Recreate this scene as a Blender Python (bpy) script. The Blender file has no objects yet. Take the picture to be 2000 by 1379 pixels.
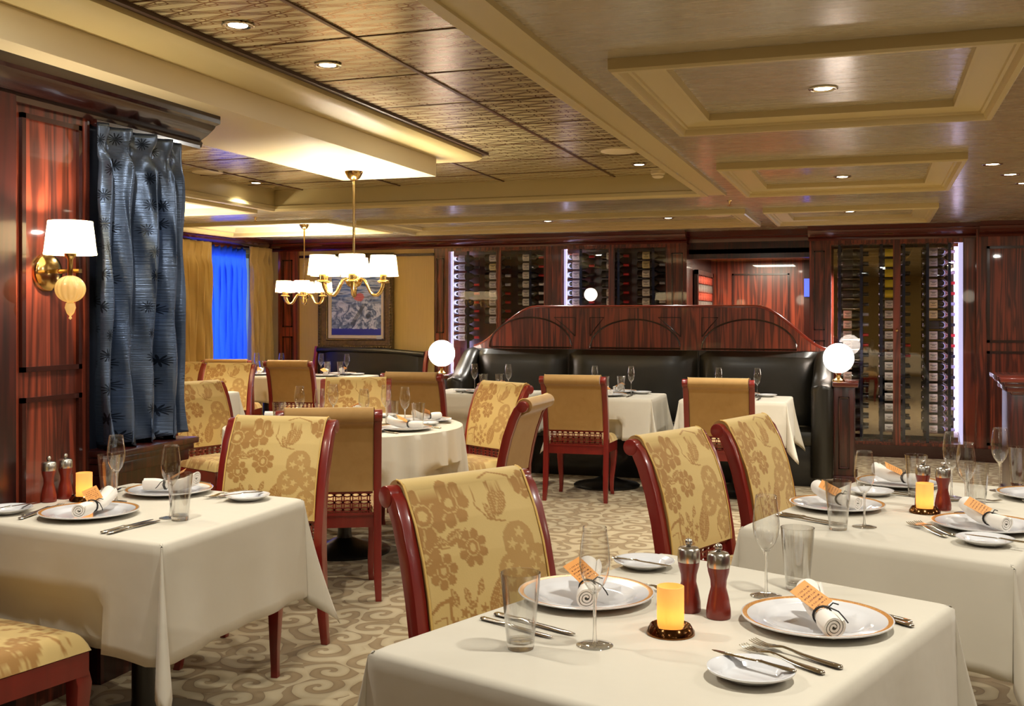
import bpy, bmesh, math, random
from math import sin, cos, pi, radians, hypot, atan2, exp, sqrt
from mathutils import Vector, Matrix, noise
random.seed(7)
SC = bpy.context.scene
COL = SC.collection
# ------------------------------------------------------------------ camera
cam = bpy.data.cameras.new('camera'); camo = bpy.data.objects.new('camera', cam); COL.objects.link(camo)
cam.sensor_width = 36; cam.lens = 2095 / 2000 * 36; cam.shift_y = -73.5 / 2000; cam.clip_start = .05
camo.location = (0, 0, 1.4); camo.rotation_euler = (pi / 2, 0, math.atan(707 / 2095)); SC.camera = camo
# ------------------------------------------------------------------ world (blue dusk seen through the window)
w = bpy.data.worlds.new('world'); SC.world = w; w.use_nodes = True
w.node_tree.nodes['Background'].inputs[0].default_value = (.06, .2, 1, 1); w.node_tree.nodes['Background'].inputs[1].default_value = 2.2
# ------------------------------------------------------------------ view
SC.view_settings.view_transform = 'Standard'; SC.view_settings.look = 'None'; SC.view_settings.gamma = 1
SC.view_settings.use_curve_mapping = False; SC.view_settings.exposure = 0.25
try:
    SC.cycles.use_denoising = True; SC.cycles.max_bounces = 9; SC.cycles.diffuse_bounces = 3; SC.cycles.glossy_bounces = 3
    SC.cycles.transmission_bounces = 8; SC.cycles.transparent_max_bounces = 16; SC.cycles.caustics_reflective = False
    SC.cycles.caustics_refractive = False; SC.cycles.sample_clamp_indirect = 4
except Exception: pass
DOWN_W = 30.0      # ceiling downlight
BULB_W = 30.0       # chandelier bulb
WARM = (1, .88, .67)
WHITE = (1, .96, .86)
def light(kind, loc, watt, col, size=.05, rot=None, parent=None, **k):
    L = bpy.data.lights.new('lamp_light', kind); L.energy = watt; L.color = col
    if kind == 'AREA': L.size = size
    else: L.shadow_soft_size = size
    for a, b in k.items(): setattr(L, a, b)
    o = bpy.data.objects.new('lamp_light', L); COL.objects.link(o); o.location = loc
    if rot: o.rotation_euler = rot
    o.parent = parent
    return o
# ------------------------------------------------------------------ mesh builder
class MB:
    def __init__(s): s.v = []; s.f = []; s.m = []; s.mi = 0; s.att = None
    def add(s, vs, fs):
        b = len(s.v); s.v += [tuple(v) for v in vs]; s.f += [tuple(b + i for i in f) for f in fs]; s.m += [s.mi] * len(fs)
    def box(s, x0, x1, y0, y1, z0, z1):
        s.add([(x, y, z) for x in (x0, x1) for y in (y0, y1) for z in (z0, z1)],
              [(0, 1, 3, 2), (4, 6, 7, 5), (0, 4, 5, 1), (2, 3, 7, 6), (0, 2, 6, 4), (1, 5, 7, 3)])
    def loft(s, rings, caps=True, close=True):
        n = len(rings[0]); b = len(s.v); fs = []
        for r in rings: s.v += [tuple(p) for p in r]
        for i in range(len(rings) - 1):
            for j in range(n if close else n - 1):
                k = (j + 1) % n
                fs.append((b + i * n + j, b + i * n + k, b + (i + 1) * n + k, b + (i + 1) * n + j))
        if caps:
            fs.append(tuple(b + j for j in range(n - 1, -1, -1))); fs.append(tuple(b + (len(rings) - 1) * n + j for j in range(n)))
        s.f += fs; s.m += [s.mi] * len(fs)
    def lathe(s, prof, n=24, c=(0, 0, 0), caps=False, mids=None):
        rings = [[(c[0] + r * cos(2 * pi * j / n), c[1] + r * sin(2 * pi * j / n), c[2] + z) for j in range(n)] for r, z in prof]
        if mids:
            for i in range(len(rings) - 1):
                s.mi = mids[i]; s.loft(rings[i:i + 2], False)
            s.mi = 0
        else: s.loft(rings, caps)
    def tube(s, pts, r, n=8, caps=True):
        pts = [Vector(p) for p in pts]; rings = []; up = None
        for i, p in enumerate(pts):
            t = (pts[min(i + 1, len(pts) - 1)] - pts[max(i - 1, 0)]).normalized()
            if up is None: up = Vector((0, 0, 1)) if abs(t.z) < .9 else Vector((1, 0, 0))
            a = t.cross(up).normalized(); up = a.cross(t).normalized()
            rr = r[i] if isinstance(r, (list, tuple)) else r
            rings.append([p + (a * cos(2 * pi * j / n) + up * sin(2 * pi * j / n)) * rr for j in range(n)])
        s.loft(rings, caps)
    def sphere(s, c, r, n=16, m=10, sz=1):
        s.lathe([(max(1e-4, r * sin(pi * i / m)), r * sz * cos(pi * (m - i) / m)) for i in range(m + 1)], n, c)
    def prism(s, poly, a0, a1, axis='y'):
        f = {'y': lambda p, a: (p[0], a, p[1]), 'x': lambda p, a: (a, p[0], p[1]), 'z': lambda p, a: (p[0], p[1], a)}[axis]
        s.loft([[f(p, a0) for p in poly], [f(p, a1) for p in poly]])
    def plate(s, u0, u1, v0, v1, holes, fn, th=0):
        us = sorted({u0, u1, *[h[0] for h in holes], *[h[1] for h in holes]}); vs = sorted({v0, v1, *[h[2] for h in holes], *[h[3] for h in holes]})
        us = [u for u in us if u0 <= u <= u1]; vs = [v for v in vs if v0 <= v <= v1]
        ins = lambda a, b: not any(h[0] < a < h[1] and h[2] < b < h[3] for h in holes) and u0 < a < u1 and v0 < b < v1
        for i in range(len(us) - 1):
            for j in range(len(vs) - 1):
                a, b, c, d = us[i], us[i + 1], vs[j], vs[j + 1]
                if not ins((a + b) / 2, (c + d) / 2): continue
                P = [(a, c), (b, c), (b, d), (a, d)]
                if not th: s.add([fn(p[0], p[1], 0) for p in P], [(0, 1, 2, 3)])
                else:
                    s.add([fn(p[0], p[1], h) for h in (0, th) for p in P], [(0, 3, 2, 1), (4, 5, 6, 7)])
                    n = len(s.v) - 8; e = 1e-6
                    for k, (q, r) in enumerate([((a + b) / 2, c - e), (b + e, (c + d) / 2), ((a + b) / 2, d + e), (a - e, (c + d) / 2)]):
                        if not ins(q, r): s.f.append((n + k, n + (k + 1) % 4, n + 4 + (k + 1) % 4, n + 4 + k)); s.m.append(s.mi)
def mesh(name, mb, mats, smooth=40, bevel=0, fix=True):
    me = bpy.data.meshes.new(name); me.from_pydata(mb.v, [], mb.f)
    for m in (mats if isinstance(mats, (list, tuple)) else [mats]): me.materials.append(m)
    me.polygons.foreach_set('material_index', mb.m)
    if bevel or fix:
        bm = bmesh.new(); bm.from_mesh(me)
        if fix: bmesh.ops.remove_doubles(bm, verts=bm.verts, dist=1e-5)
        if fix: bmesh.ops.recalc_face_normals(bm, faces=bm.faces)
        if bevel: bmesh.ops.bevel(bm, geom=[e for e in bm.edges if len(e.link_faces) == 2 and e.calc_face_angle(0) > .6], offset=bevel, segments=2, profile=.6, affect='EDGES', clamp_overlap=True)
        bm.to_mesh(me); bm.free()
    if smooth:
        me.polygons.foreach_set('use_smooth', [True] * len(me.polygons)); me.set_sharp_from_angle(angle=radians(smooth))
    me.update(); return me
def obj(name, mb, mats, parent=None, loc=(0, 0, 0), rot=(0, 0, 0), smooth=40, bevel=0, label=None, fix=True):
    me = mb if isinstance(mb, bpy.types.Mesh) else mesh(name, mb, mats, smooth, bevel, fix)
    o = bpy.data.objects.new(name, me); COL.objects.link(o); o.parent = parent; o.location = loc; o.rotation_euler = rot
    if label: o['label'] = label
    return o
def tag(o, label, cat, group=None):
    o['label'] = label; o['category'] = cat
    if group: o['group'] = group
    return o
def thing(name, label, cat, loc=(0, 0, 0), rot=0, group=None):
    o = bpy.data.objects.new(name, None); COL.objects.link(o); o.location = loc
    o.rotation_euler = (0, 0, rot) if not isinstance(rot, tuple) else rot; o.empty_display_size = .1
    return tag(o, label, cat, group)
def struct(name, mb, mats, **k):
    o = obj(name, mb, mats, **k); o['kind'] = 'structure'; return o
KIDS = {}
def dup(root, loc, rot, label, group=None):
    def cp(o, par):
        c = o.copy(); COL.objects.link(c); c.parent = par
        for ch in o.children: cp(ch, c)
        return c
    r = cp(root, None); r.location = loc; r.rotation_euler = rot if isinstance(rot, tuple) else (0, 0, rot); r['label'] = label
    if group: r['group'] = group
    return r
PROTO = {}
def place(kind, maker, loc, rot, label, group=None):
    """first use keeps the built one, later uses copy it"""
    if kind not in PROTO:
        o = maker(); PROTO[kind] = o; o.location = loc; o.rotation_euler = rot if isinstance(rot, tuple) else (0, 0, rot); o['label'] = label
        if group: o['group'] = group
        return o
    return dup(PROTO[kind], loc, rot, label, group)
ORD = 'first second third fourth fifth sixth seventh eighth ninth tenth eleventh twelfth thirteenth fourteenth fifteenth sixteenth seventeenth eighteenth'.split()
# ------------------------------------------------------------------ materials
def lin(c):
    return tuple((x / 255 / 12.92 if x / 255 <= .04045 else ((x / 255 + .055) / 1.055) ** 2.4) for x in c) + (1,)
class N:
    def __init__(s, name):
        s.m = bpy.data.materials.new(name); s.m.use_nodes = True; s.t = s.m.node_tree; s.b = s.t.nodes['Principled BSDF']; s.out = s.t.nodes['Material Output']
    def n(s, ty, **k):
        o = s.t.nodes.new(ty)
        for a, b in k.items(): setattr(o, a, b)
        return o
    def l(s, a, b): s.t.links.new(a, b)
    def put(s, sock, v):
        if isinstance(v, bpy.types.NodeSocket): s.l(v, sock)
        elif v is not None: sock.default_value = v
    def math(s, op, a, b=None, c=None, clamp=False):
        o = s.n('ShaderNodeMath', operation=op); o.use_clamp = clamp; s.put(o.inputs[0], a); s.put(o.inputs[1], b)
        if c is not None: s.put(o.inputs[2], c)
        return o.outputs[0]
    def mix(s, f, a, b):
        o = s.n('ShaderNodeMix', data_type='RGBA'); s.put(o.inputs[0], f); s.put(o.inputs[6], a); s.put(o.inputs[7], b); return o.outputs[2]
    def coord(s, scale=(1, 1, 1), which='Object', rot=(0, 0, 0)):
        c = s.n('ShaderNodeTexCoord'); mp = s.n('ShaderNodeMapping'); s.l(c.outputs[which], mp.inputs[0]); mp.inputs[3].default_value = scale; mp.inputs[2].default_value = rot
        return mp.outputs[0]
    def noise(s, vec, scale=1, detail=3, rough=.5, dist=0):
        o = s.n('ShaderNodeTexNoise'); s.put(o.inputs['Vector'], vec); o.inputs['Scale'].default_value = scale; o.inputs['Detail'].default_value = detail
        o.inputs['Roughness'].default_value = rough; o.inputs['Distortion'].default_value = dist; return o.outputs[0]
    def ramp(s, f, stops, interp='LINEAR'):
        o = s.n('ShaderNodeValToRGB'); s.put(o.inputs[0], f); r = o.color_ramp; r.interpolation = interp
        while len(r.elements) < len(stops): r.elements.new(.5)
        for e, (p, c) in zip(r.elements, stops): e.position = p; e.color = c if isinstance(c, tuple) else (c, c, c, 1)
        return o.outputs[0]
    def bump(s, h, strength=.3, dist=.01):
        o = s.n('ShaderNodeBump'); o.inputs['Strength'].default_value = strength; o.inputs['Distance'].default_value = dist; s.put(o.inputs['Height'], h); s.l(o.outputs[0], s.b.inputs['Normal'])
    def set(s, **k):
        for a, b in k.items(): s.put(s.b.inputs[a.replace('_', ' ')], b)
        return s
def simple(name, c, rough=.5, metal=0, coat=0, emis=0, ec=None, **k):
    a = N(name); a.set(Base_Color=lin(c), Roughness=rough, Metallic=metal, Coat_Weight=coat)
    if emis: a.set(Emission_Color=lin(ec or c), Emission_Strength=emis)
    for x, y in k.items(): a.set(**{x: y})
    return a.m
def wood(name, c1, c2, dark, sc=1.0, rough=.3, coat=.8, crough=.06):
    a = N(name); v = a.coord((13 * sc, 13 * sc, .7))
    n1 = a.noise(v, 1, 3, .55, .9); n2 = a.noise(a.coord((50, 50, 1.2)), 1, 2)
    base = a.mix(n1, lin(c1), lin(c2))
    st = a.ramp(a.noise(a.coord((17 * sc, 17 * sc, .8)), 1, 2.5, .5, 1.1), [(.0, 0.), (.36, 0.), (.47, .85), (.53, .85), (.6, .1), (1, 0.)])
    st2 = a.math('MULTIPLY', st, a.math('ADD', n2, .35))
    a.set(Base_Color=a.mix(st2, base, lin(dark)), Roughness=rough, Coat_Weight=coat, Coat_Roughness=crough)
    return a.m
M_wood = wood('rosewood_veneer', (158, 72, 46), (112, 42, 28), (34, 14, 10), crough=.03)
M_wood_dark = wood('dark_mahogany', (78, 24, 16), (52, 16, 11), (20, 7, 6), rough=.3, coat=.4, crough=.18)
M_trim = simple('dark_mahogany_trim', (52, 20, 14), .25, coat=.7, Coat_Roughness=.08)
M_crown = simple('crown_mahogany', (88, 30, 20), .22, coat=.8, Coat_Roughness=.06)
def m_chairwood():
    a = N('cherry_chair_wood'); n = a.noise(a.coord((18, 18, 3)), 1, 3)
    a.set(Base_Color=a.mix(n, lin((142, 34, 26)), lin((98, 20, 18))), Roughness=.3, Coat_Weight=.5, Coat_Roughness=.15); return a.m
M_cw = m_chairwood()
def m_fabric():
    a = N('gold_floral_damask'); at = a.n('ShaderNodeAttribute', attribute_name='pattern'); n = a.noise(a.coord((6, 6, 6)), 1, 2)
    w_ = a.noise(a.coord((260, 260, 260)), 1, 2)
    base = a.mix(n, lin((214, 186, 124)), lin((200, 170, 102))); pat = a.mix(n, lin((174, 132, 70)), lin((160, 116, 58)))
    a.set(Base_Color=a.mix(at.outputs['Fac'], base, pat), Roughness=.75, Sheen_Weight=.35, Sheen_Roughness=.4)
    a.bump(a.math('ADD', a.math('MULTIPLY', w_, .35), a.math('MULTIPLY', at.outputs['Fac'], -.8)), .35, .002); return a.m
M_fab = m_fabric()
def m_velvet():
    a = N('gold_velvet'); n = a.noise(a.coord((9, 9, 9)), 1, 4, .6, 1.2)
    a.set(Base_Color=a.mix(n, lin((182, 144, 86)), lin((160, 120, 64))), Roughness=.8, Sheen_Weight=.5, Sheen_Roughness=.35); return a.m
M_vel = m_velvet()
M_pipe = simple('gold_piping', (214, 176, 96), .6)
def m_cloth():
    a = N('white_table_linen'); n = a.noise(a.coord((3, 3, 3)), 1, 4, .6); w_ = a.noise(a.coord((900, 900, 900)), 1, 1)
    a.set(Base_Color=a.mix(n, lin((216, 209, 192)), lin((206, 197, 178))), Roughness=.8, Sheen_Weight=.15)
    a.bump(a.math('ADD', a.math('MULTIPLY', n, 2), a.math('MULTIPLY', w_, .05)), .25, .01); return a.m
M_cloth = m_cloth()
M_napkin = simple('napkin_linen', (236, 230, 220), .85)
M_cord = simple('black_cord', (22, 16, 14), .7)
def m_card():
    a = N('orange_tag_card'); c = a.n('ShaderNodeTexCoord'); s = a.n('ShaderNodeSeparateXYZ'); a.l(c.outputs['Object'], s.inputs[0])
    row = a.math('FRACT', a.math('MULTIPLY', s.outputs[1], 110)); ink = a.math('LESS_THAN', row, .42)
    seg = a.math('GREATER_THAN', a.noise(a.coord((420, 110, 1)), 1, 1), .5)
    inn = a.math('MULTIPLY', a.math('LESS_THAN', a.math('ABSOLUTE', s.outputs[0]), .019), a.math('LESS_THAN', a.math('ABSOLUTE', s.outputs[1]), .026))
    a.set(Base_Color=a.mix(a.math('MULTIPLY', a.math('MULTIPLY', ink, seg), inn), lin((232, 160, 84)), lin((120, 62, 24))), Roughness=.6); return a.m
M_card = m_card()
M_porc = simple('white_porcelain', (228, 228, 230), .12, coat=.6, Coat_Roughness=.03)
def m_rim():
    a = N('gilt_rim'); v = a.n('ShaderNodeTexVoronoi'); a.l(a.coord((220, 220, 220)), v.inputs['Vector']); v.inputs['Scale'].default_value = 1
    a.set(Base_Color=a.mix(a.math('LESS_THAN', v.outputs[0], .35), lin((206, 140, 62)), lin((226, 176, 104))), Roughness=.28, Metallic=.35); return a.m
M_rim = m_rim()
M_steel = simple('polished_silver', (205, 200, 190), .14, metal=1)
M_brass = simple('polished_brass', (216, 182, 118), .14, metal=1)
M_mill = simple('mill_cherry_wood', (116, 34, 20), .35, coat=.3)
M_millcap = simple('brushed_nickel', (200, 196, 186), .25, metal=1)
M_bronze = simple('bronze_dish', (130, 88, 52), .15, metal=1)
M_black = simple('black_iron', (16, 15, 14), .35, coat=.3)
M_leather = None
def m_leather():
    a = N('black_leather'); n = a.noise(a.coord((4, 4, 2)), 1, 3, .5, .5); f = a.noise(a.coord((160, 160, 160)), 1, 2)
    a.set(Base_Color=a.mix(n, lin((14, 13, 9)), lin((34, 29, 16))), Roughness=.36, Coat_Weight=.12, Coat_Roughness=.2); a.bump(a.math('ADD', a.math('MULTIPLY', n, 1.2), a.math('MULTIPLY', f, .1)), .3, .02); return a.m
M_leather = m_leather()
def m_glass(name='thin_clear_glass', tint=(1, 1, 1, 1), r=.01, boost=1.0, base=.09):
    a = N(name); a.t.nodes.remove(a.b); tr = a.n('ShaderNodeBsdfTransparent'); tr.inputs[0].default_value = tint
    gl = a.n('ShaderNodeBsdfGlossy'); gl.inputs['Roughness'].default_value = r; fr = a.n('ShaderNodeLayerWeight'); fr.inputs[0].default_value = .5
    mx = a.n('ShaderNodeMixShader'); a.l(a.math('MULTIPLY_ADD', a.math('POWER', fr.outputs[1], 2.0 if base > .05 else 4.0), .75 * boost, base), mx.inputs[0]); a.l(tr.outputs[0], mx.inputs[1]); a.l(gl.outputs[0], mx.inputs[2]); a.l(mx.outputs[0], a.out.inputs[0]); return a.m
M_glass = m_glass(tint=(.972, .972, .966, 1), boost=1.25); M_pane = m_glass('window_glass', (.98, .98, .98, 1), r=.0, boost=.7, base=.045)
def m_thick():
    a = N('thick_clear_glass'); a.t.nodes.remove(a.b); tr = a.n('ShaderNodeBsdfTransparent'); tr.inputs[0].default_value = (.96, .96, .95, 1); gl = a.n('ShaderNodeBsdfGlass'); gl.inputs['IOR'].default_value = 1.45; gl.inputs['Roughness'].default_value = .01
    mx = a.n('ShaderNodeMixShader'); mx.inputs[0].default_value = .6; a.l(tr.outputs[0], mx.inputs[1]); a.l(gl.outputs[0], mx.inputs[2]); a.l(mx.outputs[0], a.out.inputs[0]); return a.m
M_solid = m_thick()
def m_translu(name, c, emis, rough=.9, tw=.5):
    a = N(name); a.t.nodes.remove(a.b); d = a.n('ShaderNodeBsdfDiffuse'); t = a.n('ShaderNodeBsdfTranslucent'); e = a.n('ShaderNodeEmission')
    d.inputs[0].default_value = lin(c); t.inputs[0].default_value = lin(c); e.inputs[0].default_value = lin(c); e.inputs[1].default_value = emis
    m1 = a.n('ShaderNodeMixShader'); m1.inputs[0].default_value = tw; ad = a.n('ShaderNodeAddShader')
    a.l(d.outputs[0], m1.inputs[1]); a.l(t.outputs[0], m1.inputs[2]); a.l(m1.outputs[0], ad.inputs[0]); a.l(e.outputs[0], ad.inputs[1]); a.l(ad.outputs[0], a.out.inputs[0]); return a.m
M_shade = m_translu('lit_linen_shade', (255, 236, 196), 1.1)
M_candle = m_translu('frosted_candle_glass', (255, 214, 140), .14)
M_globe = m_translu('opal_glass_globe', (255, 246, 238), 3.2)
M_bulb = simple('lamp_bulb', (255, 240, 215), .5, emis=25)
M_led = simple('led_strip', (200, 196, 240), .5, emis=.9)
M_chrome = simple('chrome_reflector', (225, 215, 195), .12, metal=1)
M_crystal = simple('ribbed_crystal', (240, 210, 150), .12, Transmission_Weight=.6, emis=.25, ec=(255, 200, 110))  # crystal is no lamp; its amber glow is added as emission
def m_ceil(name, c1, c2, rough):
    a = N(name); n = a.noise(a.coord((1.2, 26, 26)), 1, 4, .6); n2 = a.noise(a.coord((3, 3, 3)), 1, 2)
    a.set(Base_Color=a.mix(n2, lin(c1), lin(c2)), Roughness=a.math('MULTIPLY_ADD', n, .1, rough), Metallic=.1, Coat_Weight=.35, Coat_Roughness=.15); return a.m
M_ceil = m_ceil('brushed_champagne_ceiling', (190, 177, 148), (182, 168, 136), .22)
M_cream = simple('cream_ceiling_moulding', (204, 184, 130), .4)
M_creamw = simple('ivory_ceiling_paint', (232, 214, 172), .5)
def m_tray():
    a = N('champagne_ceiling_panel_gold_loops'); c = a.n('ShaderNodeTexCoord'); s = a.n('ShaderNodeSeparateXYZ'); a.l(c.outputs['Object'], s.inputs[0])
    X, Y = s.outputs[0], s.outputs[1]; M = a.math
    def chain(off):                                   # pairs of bowed lines meeting in little rings
        u = M('ADD', M('MULTIPLY', X, 1 / .30), off); fu = M('SUBTRACT', M('FRACT', u), .5); row = M('MULTIPLY', Y, 1 / .13)
        k = M('ADD', row, off); fv = M('SUBTRACT', M('FRACT', k), .5)
        bow = M('MULTIPLY', M('COSINE', M('MULTIPLY', fu, pi)), .30)
        l1 = M('MAXIMUM', M('LESS_THAN', M('ABSOLUTE', M('SUBTRACT', M('ABSOLUTE', fv), bow)), .03), M('LESS_THAN', M('ABSOLUTE', M('SUBTRACT', M('ABSOLUTE', fv), M('MULTIPLY', bow, .62))), .022))
        dx = M('MULTIPLY', M('SUBTRACT', .5, M('ABSOLUTE', fu)), .30); dy = M('MULTIPLY', M('SUBTRACT', M('ABSOLUTE', fv), .16), .13)
        rr = M('SQRT', M('ADD', M('MULTIPLY', dx, dx), M('MULTIPLY', dy, dy))); ring = M('LESS_THAN', M('ABSOLUTE', M('SUBTRACT', rr, .021)), .0032)
        return M('MAXIMUM', l1, ring)
    f = M('MAXIMUM', chain(0), chain(.5)); n = a.noise(a.coord((2, 30, 2)), 1, 3)
    a.set(Base_Color=a.mix(f, lin((212, 196, 150)), lin((140, 96, 30))), Metallic=a.math('MULTIPLY_ADD', f, .65, .25), Roughness=a.math('MULTIPLY_ADD', n, .12, .18)); return a.m
M_tray = m_tray()
def m_carpet():
    a = N('scrollwork_carpet'); M = a.math; v0 = a.coord((1, 1, 1)); nz = a.n('ShaderNodeTexNoise'); a.l(v0, nz.inputs['Vector']); nz.inputs['Scale'].default_value = 4
    off = a.n('ShaderNodeVectorMath', operation='MULTIPLY_ADD'); a.l(nz.outputs[1], off.inputs[0]); off.inputs[1].default_value = (.10, .10, 0); a.l(v0, off.inputs[2])
    def spiral(sc, ph):
        mp = a.n('ShaderNodeVectorMath', operation='MULTIPLY_ADD'); a.l(off.outputs[0], mp.inputs[0]); mp.inputs[1].default_value = (sc, sc, 0); mp.inputs[2].default_value = (ph, ph * 2, 0)
        vo = a.n('ShaderNodeTexVoronoi', voronoi_dimensions='2D'); vo.inputs['Scale'].default_value = 1; vo.inputs['Randomness'].default_value = .75; a.l(mp.outputs[0], vo.inputs['Vector'])
        d = a.n('ShaderNodeVectorMath', operation='SUBTRACT'); a.l(mp.outputs[0], d.inputs[0]); a.l(vo.outputs['Position'], d.inputs[1]); s = a.n('ShaderNodeSeparateXYZ'); a.l(d.outputs[0], s.inputs[0])
        th = M('ARCTAN2', s.outputs[1], s.outputs[0]); r = vo.outputs['Distance']; sc_ = a.n('ShaderNodeSeparateColor'); a.l(vo.outputs['Color'], sc_.inputs[0])
        sg = M('SUBTRACT', M('MULTIPLY', M('GREATER_THAN', sc_.outputs[0], .5), 2), 1)
        return M('SINE', M('ADD', M('MULTIPLY', th, sg), M('ADD', M('MULTIPLY', M('POWER', r, .8), 13.5), M('MULTIPLY', sc_.outputs[1], 6))))
    s1 = spiral(4.7, .3)
    f = a.ramp(M('MULTIPLY_ADD', s1, .5, .5), [(0, lin((142, 120, 84))), (.30, lin((132, 108, 72))), (.36, lin((100, 80, 50))), (.42, lin((172, 154, 118))), (1, lin((184, 168, 134)))])
    pile = a.noise(a.coord((400, 400, 1)), 1, 2)
    a.set(Base_Color=a.mix(M('MULTIPLY', pile, .25), f, lin((120, 98, 66))), Roughness=.95, Sheen_Weight=.2); a.bump(M('ADD', M('MULTIPLY', pile, .3), s1), .25, .006); return a.m
M_carpet = m_carpet()
def m_wallp():
    a = N('straw_wallpaper'); n = a.noise(a.coord((90, 90, 3)), 1, 3); a.set(Base_Color=a.mix(n, lin((224, 192, 116)), lin((206, 172, 96))), Roughness=.6); return a.m
M_wallp = m_wallp()
def m_curtain():
    a = N('blue_satin_starburst_curtain'); M = a.math; v = a.n('ShaderNodeTexCoord'); uv = a.n('ShaderNodeUVMap'); uv.uv_map = 'UVMap'
    sc = a.n('ShaderNodeVectorMath', operation='SCALE'); a.l(uv.outputs[0], sc.inputs[0]); sc.inputs['Scale'].default_value = 9.5
    vo = a.n('ShaderNodeTexVoronoi', voronoi_dimensions='2D'); vo.inputs['Scale'].default_value = 1; vo.inputs['Randomness'].default_value = .4; a.l(sc.outputs[0], vo.inputs['Vector'])
    d = a.n('ShaderNodeVectorMath', operation='SUBTRACT'); a.l(sc.outputs[0], d.inputs[0]); a.l(vo.outputs['Position'], d.inputs[1]); s = a.n('ShaderNodeSeparateXYZ'); a.l(d.outputs[0], s.inputs[0])
    th = M('ARCTAN2', s.outputs[1], s.outputs[0]); r = vo.outputs['Distance']
    ray = M('MULTIPLY', M('GREATER_THAN', M('SINE', M('MULTIPLY', th, 12)), M('MULTIPLY_ADD', r, 11, -1.7)), M('LESS_THAN', r, .25))
    n = a.noise(a.coord((1, 1, 4)), 1, 3); sl = a.noise(a.coord((6, 6, 240)), 1, 2)
    base = a.mix(n, lin((20, 48, 84)), lin((124, 138, 160)))
    a.set(Base_Color=a.mix(M('MULTIPLY', ray, .85), base, lin((12, 18, 28))), Roughness=a.math('MULTIPLY_ADD', sl, .2, .22), Metallic=.85)
    a.bump(a.math('ADD', a.math('MULTIPLY', sl, .35), a.noise(a.coord((9, 9, 5)), 1, 3)), .3, .012); return a.m
M_curtain = m_curtain()
M_goldcurt = simple('olive_gold_drape', (198, 168, 100), .6, Sheen_Weight=.3)
def m_sheer():
    a = N('blue_sheer'); a.t.nodes.remove(a.b); d = a.n('ShaderNodeBsdfDiffuse'); t = a.n('ShaderNodeBsdfTranslucent'); p = a.n('ShaderNodeBsdfTransparent'); m1 = a.n('ShaderNodeMixShader'); m2 = a.n('ShaderNodeMixShader')
    d.inputs[0].default_value = lin((40, 80, 190)); t.inputs[0].default_value = lin((110, 160, 255)); m1.inputs[0].default_value = .65; m2.inputs[0].default_value = .3
    a.l(d.outputs[0], m1.inputs[1]); a.l(t.outputs[0], m1.inputs[2]); a.l(m1.outputs[0], m2.inputs[1]); a.l(p.outputs[0], m2.inputs[2]); a.l(m2.outputs[0], a.out.inputs[0]); return a.m
M_sheer = m_sheer()
M_bottle = simple('dark_bottle_glass', (12, 15, 16), .12, coat=1.0)
M_post = simple('blue_black_steel', (28, 36, 60), .25, metal=.8)
M_mirror = simple('smoked_mirror', (150, 138, 118), .02, metal=1)
M_plastic = simple('cream_plastic', (226, 208, 168), .4)
# ------------------------------------------------------------------ room shell
def XY(z): return lambda a, b, h: (a, b, z + h)
def XZ(y): return lambda a, b, h: (a, y + h, b)
def YZ(x): return lambda a, b, h: (x + h, a, b)
b = MB(); b.box(-7.1, 4.4, -3.7, 13.4, -.1, 0); struct('floor', b, M_carpet)
ZC = 2.29
TRAY = (-4.74, -1.20, -3.5, 7.85); SOF = (-3.25, -2.60, 6.22)
COF = [(-.875, .486, 3.63, 5.06), (-.875, .486, 6.33, 7.83), (-.875, .486, 9.1, 10.45), (-4.62, -1.02, 9.1, 10.45)]
COF2 = [(-6.72, -4.77, 8.85, 10.24), (-6.72, -4.93, 5.0, 7.89)]
b = MB(); b.plate(-7.0, 4.3, -3.6, 11.6, [(TRAY[0] - .02, TRAY[1] + .02, -3.55, TRAY[3] + .02)] + [(r[0] + .006, r[1] - .006, r[2] + .006, r[3] - .006) for r in COF + COF2], XY(ZC), .02); struct('ceiling', b, M_ceil, smooth=0)
def ring(b, r, prof):
    b.loft([[(r[0] + i, r[2] + i, z), (r[1] - i, r[2] + i, z), (r[1] - i, r[3] - i, z), (r[0] + i, r[3] - i, z)] for i, z in prof], False)
tn = [0]
def trim(b, m, bevel=0, smooth=30):
    tn[0] += 1; return struct('trim_%d' % tn[0], b, m, bevel=bevel, smooth=smooth)
b = MB(); ring(b, TRAY, [(-.05, ZC), (-.05, 2.268), (-.005, 2.268), (.012, 2.285), (.012, 2.31), (0, 2.318), (0, 2.45)]); trim(b, M_cream)
b = MB(); b.box(TRAY[1] + .05, -1.02, -3.5, 7.9, 2.278, ZC); b.box(-1.03, -1.017, -3.5, 7.9, 2.27, ZC); trim(b, M_cream)
b = MB(); b.plate(TRAY[0], TRAY[1], TRAY[2], TRAY[3], [], XY(2.44), .05); struct('ceiling_tray', b, M_tray, smooth=0)
b = MB()
for x in (-1.84, -2.72, -3.60, -4.48): b.box(x - .009, x + .009, -3.5, 7.85, 2.434, 2.44)
for k in range(17): y = 7.45 - .64 * k; b.box(TRAY[0], TRAY[1], y - .003, y + .003, 2.437, 2.4405)
trim(b, simple('panel_seam', (96, 62, 30), .4, metal=.4), smooth=0)
for r in COF:
    b = MB(); ring(b, r, [(0, ZC), (0, 2.252), (.008, 2.243), (.028, 2.243), (.036, 2.252), (.04, 2.268), (.052, 2.27), (.056, 2.278), (.15, 2.292), (.152, 2.283), (.166, 2.283), (.17, 2.315)]); trim(b, M_cream)
    b = MB(); b.plate(r[0] + .16, r[1] - .16, r[2] + .16, r[3] - .16, [], XY(2.312), .02); struct('ceiling_coffer', b, M_ceil, smooth=0)
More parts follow.
